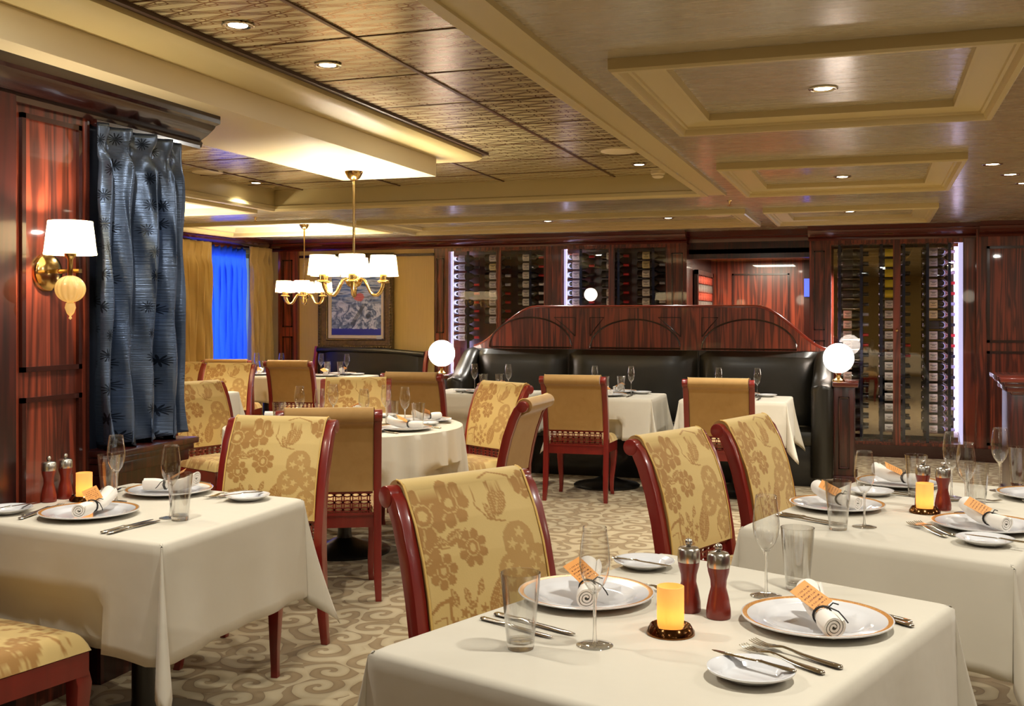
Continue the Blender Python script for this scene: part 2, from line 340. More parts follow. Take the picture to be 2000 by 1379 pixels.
for r in COF2:
    b = MB(); ring(b, r, [(0, ZC), (0, 2.26), (.03, 2.255), (.05, 2.27), (.06, 2.30), (.10, 2.31), (.13, 2.345), (.15, 2.36)]); trim(b, M_cream)
    b = MB(); b.plate(r[0] + .14, r[1] - .14, r[2] + .14, r[3] - .14, [], XY(2.355), .02); struct('ceiling_coffer', b, M_creamw, smooth=0)
# dropped soffit over the partition, with the wider shelf above it
b = MB(); b.box(SOF[0], SOF[1], -3.5, SOF[2], 2.27, 2.385); struct('ceiling_soffit', b, M_creamw, bevel=.003)
b = MB(); x1 = -2.37; pr_ = [(-3.35, 2.385), (x1 - .06, 2.385), (x1 - .02, 2.392), (x1, 2.405), (x1, 2.425), (-3.35, 2.425)]
b.prism(pr_, -3.5, 6.43); trim(b, M_cream)
b = MB(); b.box(-3.3, x1 + .03, -3.5, 6.47, 2.425, 2.44); trim(b, simple('painted_shadow_gap', (70, 46, 26), .5))  # dark brown strip, shade of the gap above the shelf put in as colour
# walls
b = MB(); b.plate(-3.6, 11.6, 0, 2.4, [(9.9, 11.0, .35, 2.12)], YZ(-7.1), .2); struct('wall_left', b, M_wallp, smooth=0)
b = MB(); b.box(4.2, 4.4, -3.6, 11.5, 0, 2.4); struct('wall_right', b, M_wood, smooth=0)
b = MB(); b.box(-7.1, 4.4, -3.7, -3.5, 0, 2.5); struct('wall_front', b, M_wallp, smooth=0)
b = MB(); b.box(-7.0, -4.75, 11.3, 11.5, 0, 2.35); struct('wall_back', b, M_wallp, smooth=0)
b = MB(); b.box(.93, 4.3, 11.15, 11.4, 0, 2.35); struct('wall_back_right', b, M_wood, smooth=0)
b = MB(); b.box(-3.15, -2.83, -3.5, 3.34, 0, 2.27); b.box(-3.15, -2.86, 3.34, 3.93, 0, 2.27); struct('wall_inner', b, M_wood, smooth=0)
b = MB(); b.box(-2.83, -2.80, 2.2, 2.955, 0, 2.16); trim(b, M_wood_dark)
def frame_x(b, x, y0, y1, z0, z1, w=.018, t=.014):      # picture moulding on a wall facing +x
    for (a, c, d, e) in ((y0, y1, z1 - w, z1), (y0, y1, z0, z0 + w), (y0, y0 + w, z0, z1), (y1 - w, y1, z0, z1)): b.box(x, x + t, a, c, d, e)
def frame_y(b, y, x0, x1, z0, z1, w=.018, t=.014):      # picture moulding on a wall facing -y
    for (a, c, d, e) in ((x0, x1, z1 - w, z1), (x0, x1, z0, z0 + w), (x0, x0 + w, z0, z1), (x1 - w, x1, z0, z1)): b.box(a, c, y - t, y, d, e)
b = MB(); frame_x(b, -2.83, 3.0, 3.30, 1.20, 2.11); frame_x(b, -2.83, 3.0, 3.30, .15, 1.11); b.box(-2.83, -2.822, 3.333, 3.345, 0, 2.16); trim(b, M_trim, smooth=0)
def crown(p0, p1, nrm, z0, z1, pj, mat=M_crown):
    prof = [(0, z0), (.022, z0), (.03, z0 + .018), (.02, z0 + .03), (pj * .45, z0 + (z1 - z0) * .38), (pj * .75, z0 + (z1 - z0) * .6), (pj * .8, z0 + (z1 - z0) * .68), (pj, z0 + (z1 - z0) * .74), (pj, z1), (0, z1)]
    b = MB(); b.loft([[(p[0] + nrm[0] * a, p[1] + nrm[1] * a, z) for a, z in prof] for p in (p0, p1)]); return trim(b, mat, smooth=25)
crown((-2.83, -3.5), (-2.83, 4.04), (1, 0), 2.14, 2.27, .12, simple('cornice_mahogany', (40, 14, 9), .25, coat=.4, Coat_Roughness=.05))
b = MB(); b.box(-3.15, -2.80, 3.36, 4.02, 2.13, 2.145); trim(b, M_trim)
b = MB(); b.box(-2.86, -2.853, 3.345, 3.92, .88, 2.13); trim(b, simple('navy_curtain_lining', (14, 20, 34), .6))
crown((-6.9, -3.5), (-6.9, 11.3), (1, 0), 2.16, ZC, .13)
crown((-6.9, 11.3), (-1.87, 11.3), (0, -1), 2.16, ZC, .13)
crown((-.63, 11.25), (.95, 11.25), (0, -1), 2.15, ZC, .15)
crown((.95, 11.13), (4.2, 11.13), (0, -1), 2.15, ZC, .13)
crown((-1.9, 11.5), (-.6, 11.5), (0, -1), 2.09, ZC, .10)
crown((4.2, -3.5), (4.2, 11.1), (-1, 0), 2.15, ZC, .12)
# panel moulding on the right back wall and pilasters
b = MB()
for x0, x1 in ((1.02, 1.85), (2.0, 2.9), (3.05, 3.95)): frame_y(b, 11.15, x0, x1, 1.14, 2.06, .025); frame_y(b, 11.15, x0, x1, .16, 1.06, .025)
trim(b, M_trim, smooth=0)
b = MB(); b.box(.9, 4.2, 11.10, 11.15, 0, .13); b.box(-6.9, -4.75, 11.27, 11.3, 0, .13); b.box(-6.9, -6.87, -3.5, 11.3, 0, .13); struct('baseboard_back', b, M_trim)
b = MB(); b.box(-6.745, -6.485, 11.25, 11.3, 0, 2.16); trim(b, M_wood)
b = MB(); frame_y(b, 11.25, -6.68, -6.55, 1.26, 2.06, .015); frame_y(b, 11.25, -6.68, -6.55, .3, 1.15, .015); trim(b, M_trim, smooth=0)
b = MB(); b.box(-6.48, -4.75, 11.28, 11.3, 2.08, 2.11); trim(b, M_trim)
# ledge below the blue curtain
b = MB(); b.box(-3.12, -2.72, 3.34, 3.90, .86, .885); b.box(-3.12, -2.735, 3.345, 3.885, .835, .86); b.box(-3.12, -2.75, 3.35, 3.87, .79, .835); trim(b, M_wood_dark, bevel=.006)
b = MB(); b.box(-3.12, -2.775, 3.35, 3.84, 0, .79); trim(b, M_wood_dark)
b = MB(); frame_x(b, -2.775, 3.40, 3.80, .1, .70); trim(b, M_trim, smooth=0)
# window glass and frame behind the sheer
b = MB(); b.box(-7.03, -7.02, 9.9, 11.0, .35, 2.12); struct('window_1', b, M_pane, smooth=0)
b = MB(); frame_x(b, -7.0, 9.9, 11.0, .35, 2.12, .05, .04); struct('window_1_frame', b, M_cream, smooth=0)
# alcove room beyond the opening
b = MB(); b.plate(-2.2, -.2, 0, 2.35, [], XZ(13.1), .1); struct('wall_alcove_back', b, M_wood, smooth=0)
b = MB(); b.box(-1.95, -1.87, 11.5, 13.1, 0, 2.3); struct('wall_alcove_left', b, M_wood_dark, smooth=0)
b = MB(); b.box(-.63, -.55, 11.65, 13.1, 0, 2.3); struct('wall_alcove_right', b, M_wood, smooth=0)
b = MB(); b.box(-1.95, -.55, 11.45, 13.1, 2.05, 2.1); struct('ceiling_alcove', b, simple('gilt_ceiling_tile', (206, 168, 92), .25, metal=.6), smooth=0)
b = MB(); b.box(-1.87, -.6, 11.45, 11.55, 2.0, 2.2); trim(b, M_wood_dark)
b = MB()
for k in range(5): x = -1.6 + k * .24; b.box(x, x + .008, 11.5, 13.1, 2.044, 2.05)
trim(b, M_trim, smooth=0)
b = MB(); b.box(-.78, -.63, 13.04, 13.1, 0, 2.05); frame_y(b, 13.1, -1.62, -.95, .4, 1.9, .02); trim(b, M_trim, smooth=0)
light('AREA', (-1.2, 12.2, 2.03), 45, WARM, .5)  # added lamp without a fitting, brightens the alcove
# ------------------------------------------------------------------ dining chair
def petal(dx, dy, R, n, ph=0):
    r = hypot(dx, dy); th = atan2(dy, dx) + ph; e = R * (.78 + .22 * abs(cos(n * th / 2)))
    if r > e: return 0
    q = r / R
    if q < .2: return 0.15
    if .2 <= q < .38: return 1
    if .38 <= q < .44: return .2
    if abs(sin(n * th / 2)) > .97 and q > .5: return .3      # slits between petals
    return 1
def leaf(dx, dy, ang, L, W, vein=True):
    c, s = cos(ang), sin(ang); u, v = dx * c + dy * s, -dx * s + dy * c
    if abs(u) > L: return 0
    wd = W * (1 - (u / L) ** 2) ** .8 * (1 - .25 * u / L)
    if abs(v) > wd: return 0
    if vein and (abs(v) < .0018 or (abs(v) < wd * .85 and ((u + abs(v) * .9) * 95) % 1 < .22)): return .35
    return 1
def curve_d(dx, dy, pts, w):
    m = 9
    for (ax, ay), (bx, by) in zip(pts, pts[1:]):
        ux, uy = bx - ax, by - ay; L = ux * ux + uy * uy; t = max(0, min(1, ((dx - ax) * ux + (dy - ay) * uy) / L)); m = min(m, hypot(dx - ax - t * ux, dy - ay - t * uy))
    return 1 if m < w else 0
FL = [(.30, .16, .068, 7, 0), (.07, .22, .075, 8, 1), (.40, .46, .052, 8, .4), (.14, .57, .048, 7, 1), (.02, .47, .05, 8, 1), (.97, .10, .045, 7, 0)]
LF = [(.70, .17, 1.2, .055, .030), (.60, .25, 2.0, .03, .012), (.27, .375, .5, .035, .014), (.13, .385, 2.9, .035, .014), (.20, .74, 1.9, .028, .012), (.56, .82, 1.35, .07, .034), (.30, .74, 1.9, .022, .011), (.42, .70, 1.2, .024, .011), (.34, .80, .4, .018, .01), (.95, .93, .8, .04, .018)]
FR = [(.79, .47, .056), (.70, .66, .052), (.92, .62, .05), (.90, .84, .045)]
SM = [(.27, .84, .016), (.34, .88, .018), (.26, .93, .018), (.40, .93, .017), (.33, .97, .018), (.43, .84, .014), (.20, .89, .013)]
CV = [([(.08, .42), (.2, .44), (.32, .40), (.38, .33)], .0022), ([(.66, .05), (.52, .10), (.50, .2), (.58, .30), (.72, .33)], .0022), ([(.02, .80), (.08, .76), (.17, .74), (.16, .83), (.19, .97)], .005), ([(.03, .86), (.12, .84), (.14, .97)], .002), ([(.80, .80), (.78, .9), (.83, 1.)], .003), ([(.34, .97), (.36, .82), (.40, .70)], .0018), ([(.6, .02), (.7, -.02), (.85, .03), (.87, .09)], .003)]
def pattern(u, v, W=.42, H=.42):
    x, y = u * W, v * H; best = 0
    for fx, fy, R in FR:
        dx, dy = x - fx * W, y - fy * H
        if hypot(dx, dy) < R:
            best = .75
            for k in range(3):
                a = k * 2.1 + fx * 9; sx, sy = dx - cos(a) * R * .45, dy - sin(a) * R * .45
                if hypot(sx, sy) < R * (.16 + .16 * max(0, cos(5 * atan2(sy, sx)))): best = .1
            return best
    for fx, fy, R, n, ph in FL: best = max(best, petal(x - fx * W, y - fy * H, R, n, ph))
    for lx, ly, a, L, Wd in LF: best = max(best, leaf(x - lx * W, -(y - ly * H), a, L, Wd))
    for sx, sy, R in SM: best = max(best, 1 if hypot(x - sx * W, y - sy * H) < R * (.75 + .25 * cos(5 * atan2(y - sy * H, x - sx * W))) else 0)
    for pts, w_ in CV: best = max(best, curve_d(x, y, [(p[0] * W, p[1] * H) for p in pts], w_))
    return best
def setpat(me, fn):
    at = me.attributes.new('pattern', 'FLOAT', 'POINT'); vals = [fn(v.co) for v in me.vertices]; at.data.foreach_set('value', vals)
CL = [(-.215, .40), (-.215, .47), (-.222, .56), (-.24, .66), (-.265, .76), (-.297, .85), (-.325, .905)]   # back centre line (y, z)
def lerp_cl(z):
    for (a, b_), (c, d) in zip(CL, CL[1:]):
        if z <= d: return a + (c - a) * (z - b_) / (d - b_)
    return CL[-1][0]
def chair_meshes():
    R = {}
    # side post that runs down into the back leg
    side = [(-.262, 0, .032), (-.245, .12, .038), (-.228, .28, .05), (-.215, .40, .058), (-.215, .47, .056)] + [(y, z, .045) for y, z in CL[2:]] + [(-.345, .93, .036)]
    for nm, sx in (('pl', -1), ('pr', 1)):
        b = MB(); x0, x1 = (sx * .25 - sx * .038, sx * .25); rings = []
        for y, z, d in side:
            tp = .030 if z < .05 else .038
            xa, xb = (x1 - sx * tp, x1); rings.append([(xa, y - d / 2, z - .006), (xb, y - d / 2, z - .006), (xb, y + d / 2, z + .004 if z else 0), (xa, y + d / 2, z + .004 if z else 0)])
        rings[0] = [(p[0], p[1], 0) for p in rings[0]]
        b.loft(rings)
        c = [(x0 + (-.001 if sx > 0 else .001), 0), (x1, 0)]
        b.loft([[(xx, -.350 + .030 * cos(2 * pi * j / 18), .918 + .030 * sin(2 * pi * j / 18)) for j in range(18)] for xx in (x0, x1 + sx * .002)])
        R[nm] = mesh('back_post', b, M_cw, 35, .004)
    for nm, sx in (('fl', -1), ('fr', 1)):
        b = MB(); rings = []
        for z, y, x, s_ in ((.40, .175, .205, .050), (.33, .185, .215, .052), (.24, .182, .213, .042), (.12, .165, .203, .032), (.04, .163, .203, .027), (0, .172, .208, .028)):
            x *= sx; h = s_ / 2; rings.append([(x - h, y - h, z), (x + h, y - h, z), (x + h, y + h, z), (x - h, y + h, z)])
        b.loft(rings); R[nm] = mesh('leg', b, M_cw, 50, .003)
    # seat frame
    b = MB(); P = [(-.215, -.22), (.215, -.22), (.24, .20), (-.24, .20)]; q = [(-.195, -.2), (.195, -.2), (.215, .175), (-.215, .175)]
    b.loft([[(x, y, z) for x, y in P_] for P_, z in ((P, .355), (P, .422), (q, .422), (q, .355), (P, .355))], False); R['frame'] = mesh('seat_frame', b, M_cw, 30, 0)
    # seat cushion
    b = MB(); nu, nv = 60, 60
    def seat_pt(u, v):
        y = -.205 + .41 * v; hw = .216 + .028 * v; x = (2 * u - 1) * hw
        e = max(abs(2 * u - 1), abs(2 * v - 1)); ed = (1 - max(0, (e - .80) / .2) ** 2.4); return (x * (1 - .0 * (1 - ed)), y, .425 + .055 * ed + .012 * (1 - (2 * u - 1) ** 2) * (1 - (2 * v - 1) ** 2))
    b.loft([[seat_pt(i / nu, j / nv) for i in range(nu + 1)] for j in range(nv + 1)], False, False)
    me = mesh('seat', b, M_fab, 0, 0); me.polygons.foreach_set('use_smooth', [True] * len(me.polygons)); setpat(me, lambda c: pattern(1 - (c.x + .24) / .48, (c.y + .2) / .4)); R['seat'] = me
    # upholstered back: front, roll and plain rear
    b = MB(); nu = 96; W = .211; prof = []
    for k in range(101): z = .535 + (.905 - .535) * k / 100; prof.append((lerp_cl(z) + .027 + .006 * sin(pi * k / 100), z))
    for k in range(1, 61): a = radians(10 + 250 * k / 60); prof.append((-.352 + .040 * cos(a) * 1.0, .921 + .038 * sin(a)))
    nf = len(prof)
    for k in range(1, 24): z = .875 - (.875 - .535) * k / 23; prof.append((lerp_cl(z) - .018, z))
    b.loft([[((2 * i / nu - 1) * W, y - (.006 if abs(2 * i / nu - 1) > .99 else 0) * (1 if y > lerp_cl(z) else -1), z) for i in range(nu + 1)] for y, z in prof], False, False)
    b.mi = 1; cap = [(y, z) for y, z in prof]
    for sx in (-1, 1): b.add([(sx * W, y, z) for y, z in cap], [tuple(range(len(cap)))] if sx > 0 else [tuple(range(len(cap) - 1, -1, -1))])
    m = b.m; n = 0
    for k in range(len(prof) - 1):
        for i in range(nu): m[n] = 0 if k < 122 else 1; n += 1
    me = mesh('backrest', b, [M_fab, M_vel], 60, 0, False)
    arc = [0.0]
    for (ya, za), (yb, zb) in zip(prof, prof[1:]): arc.append(arc[-1] + hypot(yb - ya, zb - za))
    top = arc[119] - .028; at = me.attributes.new('pattern', 'FLOAT', 'POINT'); nv_ = len(me.vertices)
    at.data.foreach_set('value', [pattern(1 - (i % (nu + 1)) / nu, (top - arc[i // (nu + 1)]) / .43) if i // (nu + 1) <= 122 else 0.0 for i in range(nv_)]); R['back'] = me
    for sx, nm in ((-1, 'pipel'), (1, 'piper')): b = MB(); b.tube([(sx * (W + .001), y + .001, z) for y, z in prof[:123:4]], .0032, 6); R[nm] = mesh('piping', b, M_pipe, 60)
    # pierced lattice of overlapping rings
    b = MB(); x0, z0, z1 = .208, .425, .533; yl = -.218
    b.box(-x0, x0, yl - .012, yl + .012, z1 - .010, z1 + .004); b.box(-x0, x0, yl - .01, yl + .01, z0 - .01, z0 + .004)
    g = .0416; rr = g * .72; S_ = 20
    for i in range(-5, 6):
        for k in range(0, 4):
            cx, cz = i * g, z0 + .002 + (k) * g * .86
            for s_ in range(S_):
                a0, a1 = 2 * pi * s_ / S_, 2 * pi * (s_ + 1) / S_; q = [(cx + r_ * cos(a), cz + r_ * sin(a)) for a, r_ in ((a0, rr), (a1, rr), (a1, rr - .0055), (a0, rr - .0055))]
                if all(abs(p[0]) < x0 and z0 < p[1] < z1 for p in q): b.prism(q, yl - .006, yl + .006)
    R['lattice'] = mesh('lattice_panel', b, M_cw, 30, 0, False)
    return R
CM = chair_meshes()
def make_chair():
    t = thing('dining_chair', '', 'chair', group='dining chairs with floral backs')
    obj('back_post', CM['pl'], None, t); obj('back_post', CM['pr'], None, t); obj('leg', CM['fl'], None, t); obj('leg', CM['fr'], None, t)
    obj('seat_frame', CM['frame'], None, t); obj('seat', CM['seat'], None, t); k = obj('backrest', CM['back'], None, t, label='floral gold front and plain velvet rear'); obj('piping', CM['pipel'], None, k); obj('piping', CM['piper'], None, k); obj('lattice_panel', CM['lattice'], None, t); return t
CH = [((-2.43, 2.40), -8, 'chair at the bottom left corner, only its floral seat and front leg in view'),
      ((-2.42, 3.79), 186, 'chair facing the camera behind the left table, beside the blue curtain'),
      ((-2.63, 4.90), 27, 'chair seen from behind with pierced lattice, nearest at the round table'),
      ((-.80, 2.63), 240, 'large floral chair behind the left side of the front table'),
      ((-.425, 3.945), 248, 'floral chair at the right table, the nearer of its two'),
      ((-.21, 4.636), 252, 'floral chair at the right table, the farther of its two'),
      ((-2.50, 6.44), 150, 'floral chair at the round table, the farther on its right side'),
      ((-2.10, 5.60), 90, 'chair turned sideways showing its plain velvet roll, right of the round table'),
      ((-3.37, 6.60), 204, 'floral chair facing the camera on the far side of the round table'),
      ((-4.00, 6.02), 252, 'floral chair left of the round table, beside the ledge'),
      ((-3.44, 8.02), 4, 'chair seen from behind, leftmost of the three at the curved banquette'),
      ((-2.14, 8.04), 3, 'chair seen from behind, the middle one at the curved banquette'),
      ((-1.06, 7.98), 3, 'chair seen from behind, rightmost of the three at the curved banquette'),
      ((-5.52, 9.66), 8, 'chair seen from behind in front of the framed sailing picture'),
      ((-6.31, 9.66), 20, 'chair seen from behind in front of the blue window sheer'),
      ((-5.60, 8.27), 192, 'small floral chair facing the camera, in front of the chair by the window'),
      ((-6.20, 8.32), 186, 'floral chair half hidden behind the edge of the blue curtain')]
for (x, y), r, lb in CH: place('chair', make_chair, (x, y, 0), radians(r), lb)
def dent(x, y, z, d):
    if z > .56: return x, y, z
    for k in range(45):
        hit = False
        for (cx, cy), r, _ in CH:
            c, s_ = cos(radians(r)), sin(radians(r)); u = (x - cx) * c + (y - cy) * s_; v = -(x - cx) * s_ + (y - cy) * c
            if abs(u) < .275 and -.25 < v < .245: hit = True
        if not hit: break
        x -= d[0] * .008 * min(1, (.56 - z) / .05); y -= d[1] * .008 * min(1, (.56 - z) / .05)
    return x, y, z
# ------------------------------------------------------------------ tables under white cloths
def table(label, quad, clabel, o=.33, z=.75, base=None, flat=()):
    cx = sum(p[0] for p in quad) / 4; cy = sum(p[1] for p in quad) / 4
    if base: bx, by = base
    else: bx, by = cx, cy
    t = thing('dining_table', label, 'table', (bx, by, 0), group='tables under white cloths')
    b = MB(); q = [(cx + (p[0] - cx) * .985 - bx, cy + (p[1] - cy) * .985 - by) for p in quad]; b.prism(q, z - .035, z - .006, 'z'); obj('tabletop', b, M_wood_dark, t)
    pedestal(t, z - .035)
    # cloth
    b = MB(); n = 4; NS = 28; K = 15; T = 10; q = quad; cols = []
    nrm = []
    for i in range(4):
        dx, dy = q[(i + 1) % 4][0] - q[i][0], q[(i + 1) % 4][1] - q[i][1]; L = hypot(dx, dy); nrm.append((dy / L, -dx / L))
    sd = abs(hash(label)) % 97
    sd = sum(ord(c) for c in label) % 97
    for i in range(4):
        a, c = q[i], q[(i + 1) % 4]; n0 = nrm[i - 1]; n1 = nrm[i]
        a0 = atan2(n0[1], n0[0]); a1 = atan2(n1[1], n1[0]); da = (a1 - a0 + pi) % (2 * pi) - pi
        for k in range(K):                       # corner fan
            f = k / (K - 1) * 2 - 1; an = a0 + da * (f + 1) / 2; cols.append((a, (cos(an), sin(an)), (.02 if i in flat else .115) * exp(-(f / .42) ** 2) - .022 * exp(-((abs(f) - .68) / .2) ** 2), .36 * exp(-(abs(f) / .5) ** 1.4), 1))
        for k in range(1, NS):
            u = k / NS; p = (a[0] + (c[0] - a[0]) * u, a[1] + (c[1] - a[1]) * u)
            e = min(u, 1 - u); wv = .008 * sin(u * 11 + sd + i * 2) + .005 * sin(u * 23 + sd) ; cols.append((p, n1, wv, .05 * exp(-e / .05), 0))
    rings = [[(cx + (c[0][0] - cx) * .97, cy + (c[0][1] - cy) * .97, z) for c in cols], [(c[0][0] - c[1][0] * .006, c[0][1] - c[1][1] * .006, z) for c in cols]]
    for (p, d, w_, dr, cn), in [(c,) for c in cols]: pass
    for t_ in range(T + 1):
        s_ = t_ / T; rg = []
        for p, d, w_, dr, cn in cols:
            out = .004 + (.018 * s_ if not cn else .014 * s_) + w_ * s_ ** (1.35 if cn else 1.6); drop = (.008 if t_ == 0 else 0) + o * s_ * (1 + dr)
            rg.append(dent(p[0] + d[0] * out, p[1] + d[1] * out, z - drop, d))
        rings.append(rg)
    b.loft(rings, False); m_ = len(b.v); nn = len(cols); b.f.append(tuple(range(nn))); b.m.append(0)
    b.v.append((0, 0, 0)); b.v.pop()
    me = mesh('tablecloth', b, M_cloth, 60, 0); c_ = obj('tablecloth', me, None); sm = c_.modifiers.new('hem', 'SOLIDIFY'); sm.thickness = .0016; sm.offset = 1
    tag(c_, clabel, 'tablecloth', 'white tablecloths'); return t
def pedestal(t, z):
    b = MB(); b.lathe([(.0, .0), (.27, 0), (.272, .012), (.26, .022), (.12, .05), (.045, .085), (.04, .12), (.04, z)], 40, caps=False); obj('pedestal', b, M_black, t)
table('square table beneath the white cloth by the left wood wall', [(-2.75, 2.69), (-1.915, 2.565), (-1.915, 3.36), (-2.72, 3.47)], 'white cloth draped over the square table by the left wood wall', .335, flat=(0, 3))
table('square table beneath the white cloth at the bottom front', [(-.924, 1.879), (-.169, 1.638), (.166, 2.591), (-.553, 2.911)], 'white cloth draped over the nearest table at the bottom', .33)
table('long table beneath the white cloth at the right edge', [(-.388, 3.349), (.343, 3.049), (.73, 4.35), (-.01, 4.60)], 'white cloth draped over the long table at the right edge', .29)
table('square table at the left end of the curved banquette', [(-3.56, 8.26), (-2.68, 8.26), (-2.68, 8.86), (-3.56, 8.86)], 'white cloth on the leftmost table of the curved banquette', .33)
table('square table at the middle of the curved banquette', [(-2.42, 8.24), (-1.64, 8.24), (-1.64, 8.86), (-2.42, 8.86)], 'white cloth on the middle table of the curved banquette', .33, base=(-2.08, 8.60))
table('square table at the right end of the curved banquette', [(-1.42, 8.24), (-.62, 8.24), (-.62, 8.86), (-1.42, 8.86)], 'white cloth on the rightmost table of the curved banquette', .33)
table('far table in front of the small black banquette', [(-5.84, 9.98), (-5.12, 9.98), (-5.12, 10.62), (-5.84, 10.62)], 'white cloth on the far table below the sailing picture', .28)
table('far table in front of the gold drape beside the window', [(-6.58, 9.98), (-6.06, 9.98), (-6.06, 10.62), (-6.58, 10.62)], 'white cloth on the far table next to the window', .28)
table('table partly hidden behind the blue curtain', [(-6.45, 7.18), (-5.14, 7.18), (-5.14, 7.93), (-6.45, 7.93)], 'white cloth on the table partly hidden behind the blue curtain', .3)
RX, RY = -2.98, 5.72
t = thing('round_table', 'round dining table beneath the pleated cloth in the middle', 'table', (RX, RY, 0))
b = MB(); b.lathe([(0, .72), (.68, .72), (.68, .742), (0, .742)], 48); obj('tabletop', b, M_wood_dark, t); pedestal(t, .72)
b = MB(); n = 220; rings = [[(r * cos(2 * pi * j / n), r * sin(2 * pi * j / n), .75) for j in range(n)] for r in (.05, .69)]
for k in range(11):
    s_ = k / 10; rings.append([((.70 + .012 * s_ + s_ ** .8 * (.018 * sin(j * 2 * pi / n * 23) + .012 * sin(j * 2 * pi / n * 37 + 2))) * cos(2 * pi * j / n), (.70 + .012 * s_ + s_ ** .8 * (.018 * sin(j * 2 * pi / n * 23) + .012 * sin(j * 2 * pi / n * 37 + 2))) * sin(2 * pi * j / n), .746 - .31 * s_) for j in range(n)])
b.loft(rings, False); b.f.append(tuple(range(n))); b.m.append(0)
for i, (x, y, z) in enumerate(b.v):
    h = hypot(x, y) + 1e-6; q = dent(x + RX, y + RY, z, (x / h, y / h)); b.v[i] = (q[0] - RX, q[1] - RY, z)
c_ = obj('tablecloth', b, M_cloth, loc=(RX, RY, 0), smooth=60); tag(c_, 'white pleated cloth draped over the round table', 'tablecloth', 'white tablecloths'); sm = c_.modifiers.new('hem', 'SOLIDIFY'); sm.thickness = .0016; sm.offset = 1
# ------------------------------------------------------------------ tableware
TZ = .7525
def mk_plate(R, rim):
    b = MB(); s = R / .155
    P = [(.001, .004), (.085 * s, .004), (.098 * s, .006), (.106 * s, .012), (.12 * s, .0145), (.1425 * s, .018), (.152 * s, .020), (.155 * s, .0195), (.154 * s, .0165), (.10 * s, .003), (.06 * s, 0), (.001, 0)]
    mi = [0, 0, 0, 0, 0, 1 if rim else 0, 0, 0, 0, 0, 0]; b.lathe(P, 56, mids=mi); return mesh('plate', b, [M_porc, M_rim], 50)
ME_charger = mk_plate(.155, True); ME_side = mk_plate(.078, False)
def make_charger(): return tag(obj('charger_plate', ME_charger, None), '', 'plate', 'gold-rimmed charger plates')
def make_side(): return tag(obj('bread_plate', ME_side, None), '', 'plate', 'small white bread plates')
def napkin_mesh():
    b = MB(); turns = 3.1; n = 60; th = .0046
    def cs(sc, wob):
        inner = []; outer = []
        for k in range(n + 1):
            a = 2 * pi * turns * k / n; r = .003 + .0195 * k / n
            for lst, rr in ((outer, r + th / 2), (inner, r - th / 2)): lst.append((rr * sc * cos(a) * (1 + .05 * sin(a * 2 + wob)), rr * sc * sin(a)))
        return outer + inner[::-1]
    rings = []
    for k in range(15):
        s = k / 14; y = -.105 + .20 * s; sc = 1.0 + .05 * sin(s * 9) if s < .7 else 1 + 1.1 * (s - .7) ** 1.2; pin = 1 - .28 * exp(-((s - .42) / .09) ** 2)
        lift = .0 if s < .6 else .10 * (s - .6) ** 1.5
        rings.append([(x * sc * pin, y + .004 * sin(3 * s + x * 80), .025 + lift + z * sc * pin * (1 if s < .7 else 1 - .3 * (s - .7))) for x, z in cs(1, s * 3)])
    b.loft(rings, True); return mesh('cloth_roll', b, M_napkin, 50, 0, False)
ME_nap = napkin_mesh()
b = MB()
for dy in (-.003, .002): b.tube([(.0195 * cos(a * pi / 8), -.021 + dy + .002 * sin(a), .0255 + .0195 * sin(a * pi / 8)) for a in range(17)], .0018, 5, False)
b.tube([(.014, -.021, .042), (.03, -.028, .036), (.042, -.035, .022), (.046, -.04, .016)], .0015, 5); b.tube([(.012, -.021, .043), (.022, -.015, .05), (.034, -.012, .046)], .0015, 5)
ME_cord = mesh('cord', b, M_cord, 60)
b = MB(); b.box(-.024, .024, -.036, .036, 0, .0008); ME_card = mesh('tag_card', b, M_card, 0)
def make_napkin():
    t = thing('rolled_napkin', '', 'napkin', group='rolled napkins with orange tags'); obj('cloth_roll', ME_nap, None, t); obj('cord', ME_cord, None, t)
    k = obj('tag_card', ME_card, None, t, loc=(-.016, .012, .056), rot=(radians(28), radians(-22), radians(35)), label='orange printed tag card'); return t
b = MB(); b.lathe([(.001, .0035), (.02, .003), (.0355, .0012), (.0365, 0), (.001, 0)], 36); b.lathe([(.0065, .004), (.0042, .012), (.0034, .03), (.0036, .088), (.0062, .102), (.012, .108)], 20)
ME_stem = mesh('stem', b, [M_solid, M_glass], 50)
for p in ME_stem.polygons:
    if p.center.z < .0042: p.material_index = 1
b = MB(); b.lathe([(.001, .106), (.012, .109), (.021, .122), (.0275, .140), (.0305, .158), (.0305, .172), (.0285, .195), (.0245, .222), (.0235, .232)], 36); b.lathe([(.0235, .232), (.0228, .2325)], 36)
ME_bowl = mesh('bowl', b, M_glass, 60)
def make_flute():
    t = thing('wine_flute', '', 'glass', group='clear stemmed flutes'); obj('bowl', ME_bowl, None, t); obj('stem', ME_stem, None, t); return t
b = MB(); b.lathe([(.0265, .012), (.029, .03), (.034, .085), (.0385, .136), (.0395, .147), (.0385, .1475), (.0372, .14), (.0325, .085), (.0275, .034), (.025, .018), (.001, .015)], 40); ME_tw = mesh('glass_wall', b, M_glass, 60)
b = MB(); b.lathe([(.001, .0), (.0255, 0), (.0268, .004), (.0268, .013), (.024, .0145), (.001, .0135)], 40); ME_tb = mesh('glass_base', b, M_solid, 40)
def make_tumbler():
    t = thing('tumbler_glass', '', 'glass', group='clear water tumblers'); obj('glass_wall', ME_tw, None, t); obj('glass_base', ME_tb, None, t); return t
b = MB(); b.lathe([(.001, 0), (.0255, 0), (.0265, .004), (.026, .02), (.0215, .045), (.0165, .065), (.0175, .08), (.0225, .098), (.0238, .108), (.001, .108)], 32); ME_mb = mesh('body', b, M_mill, 50)
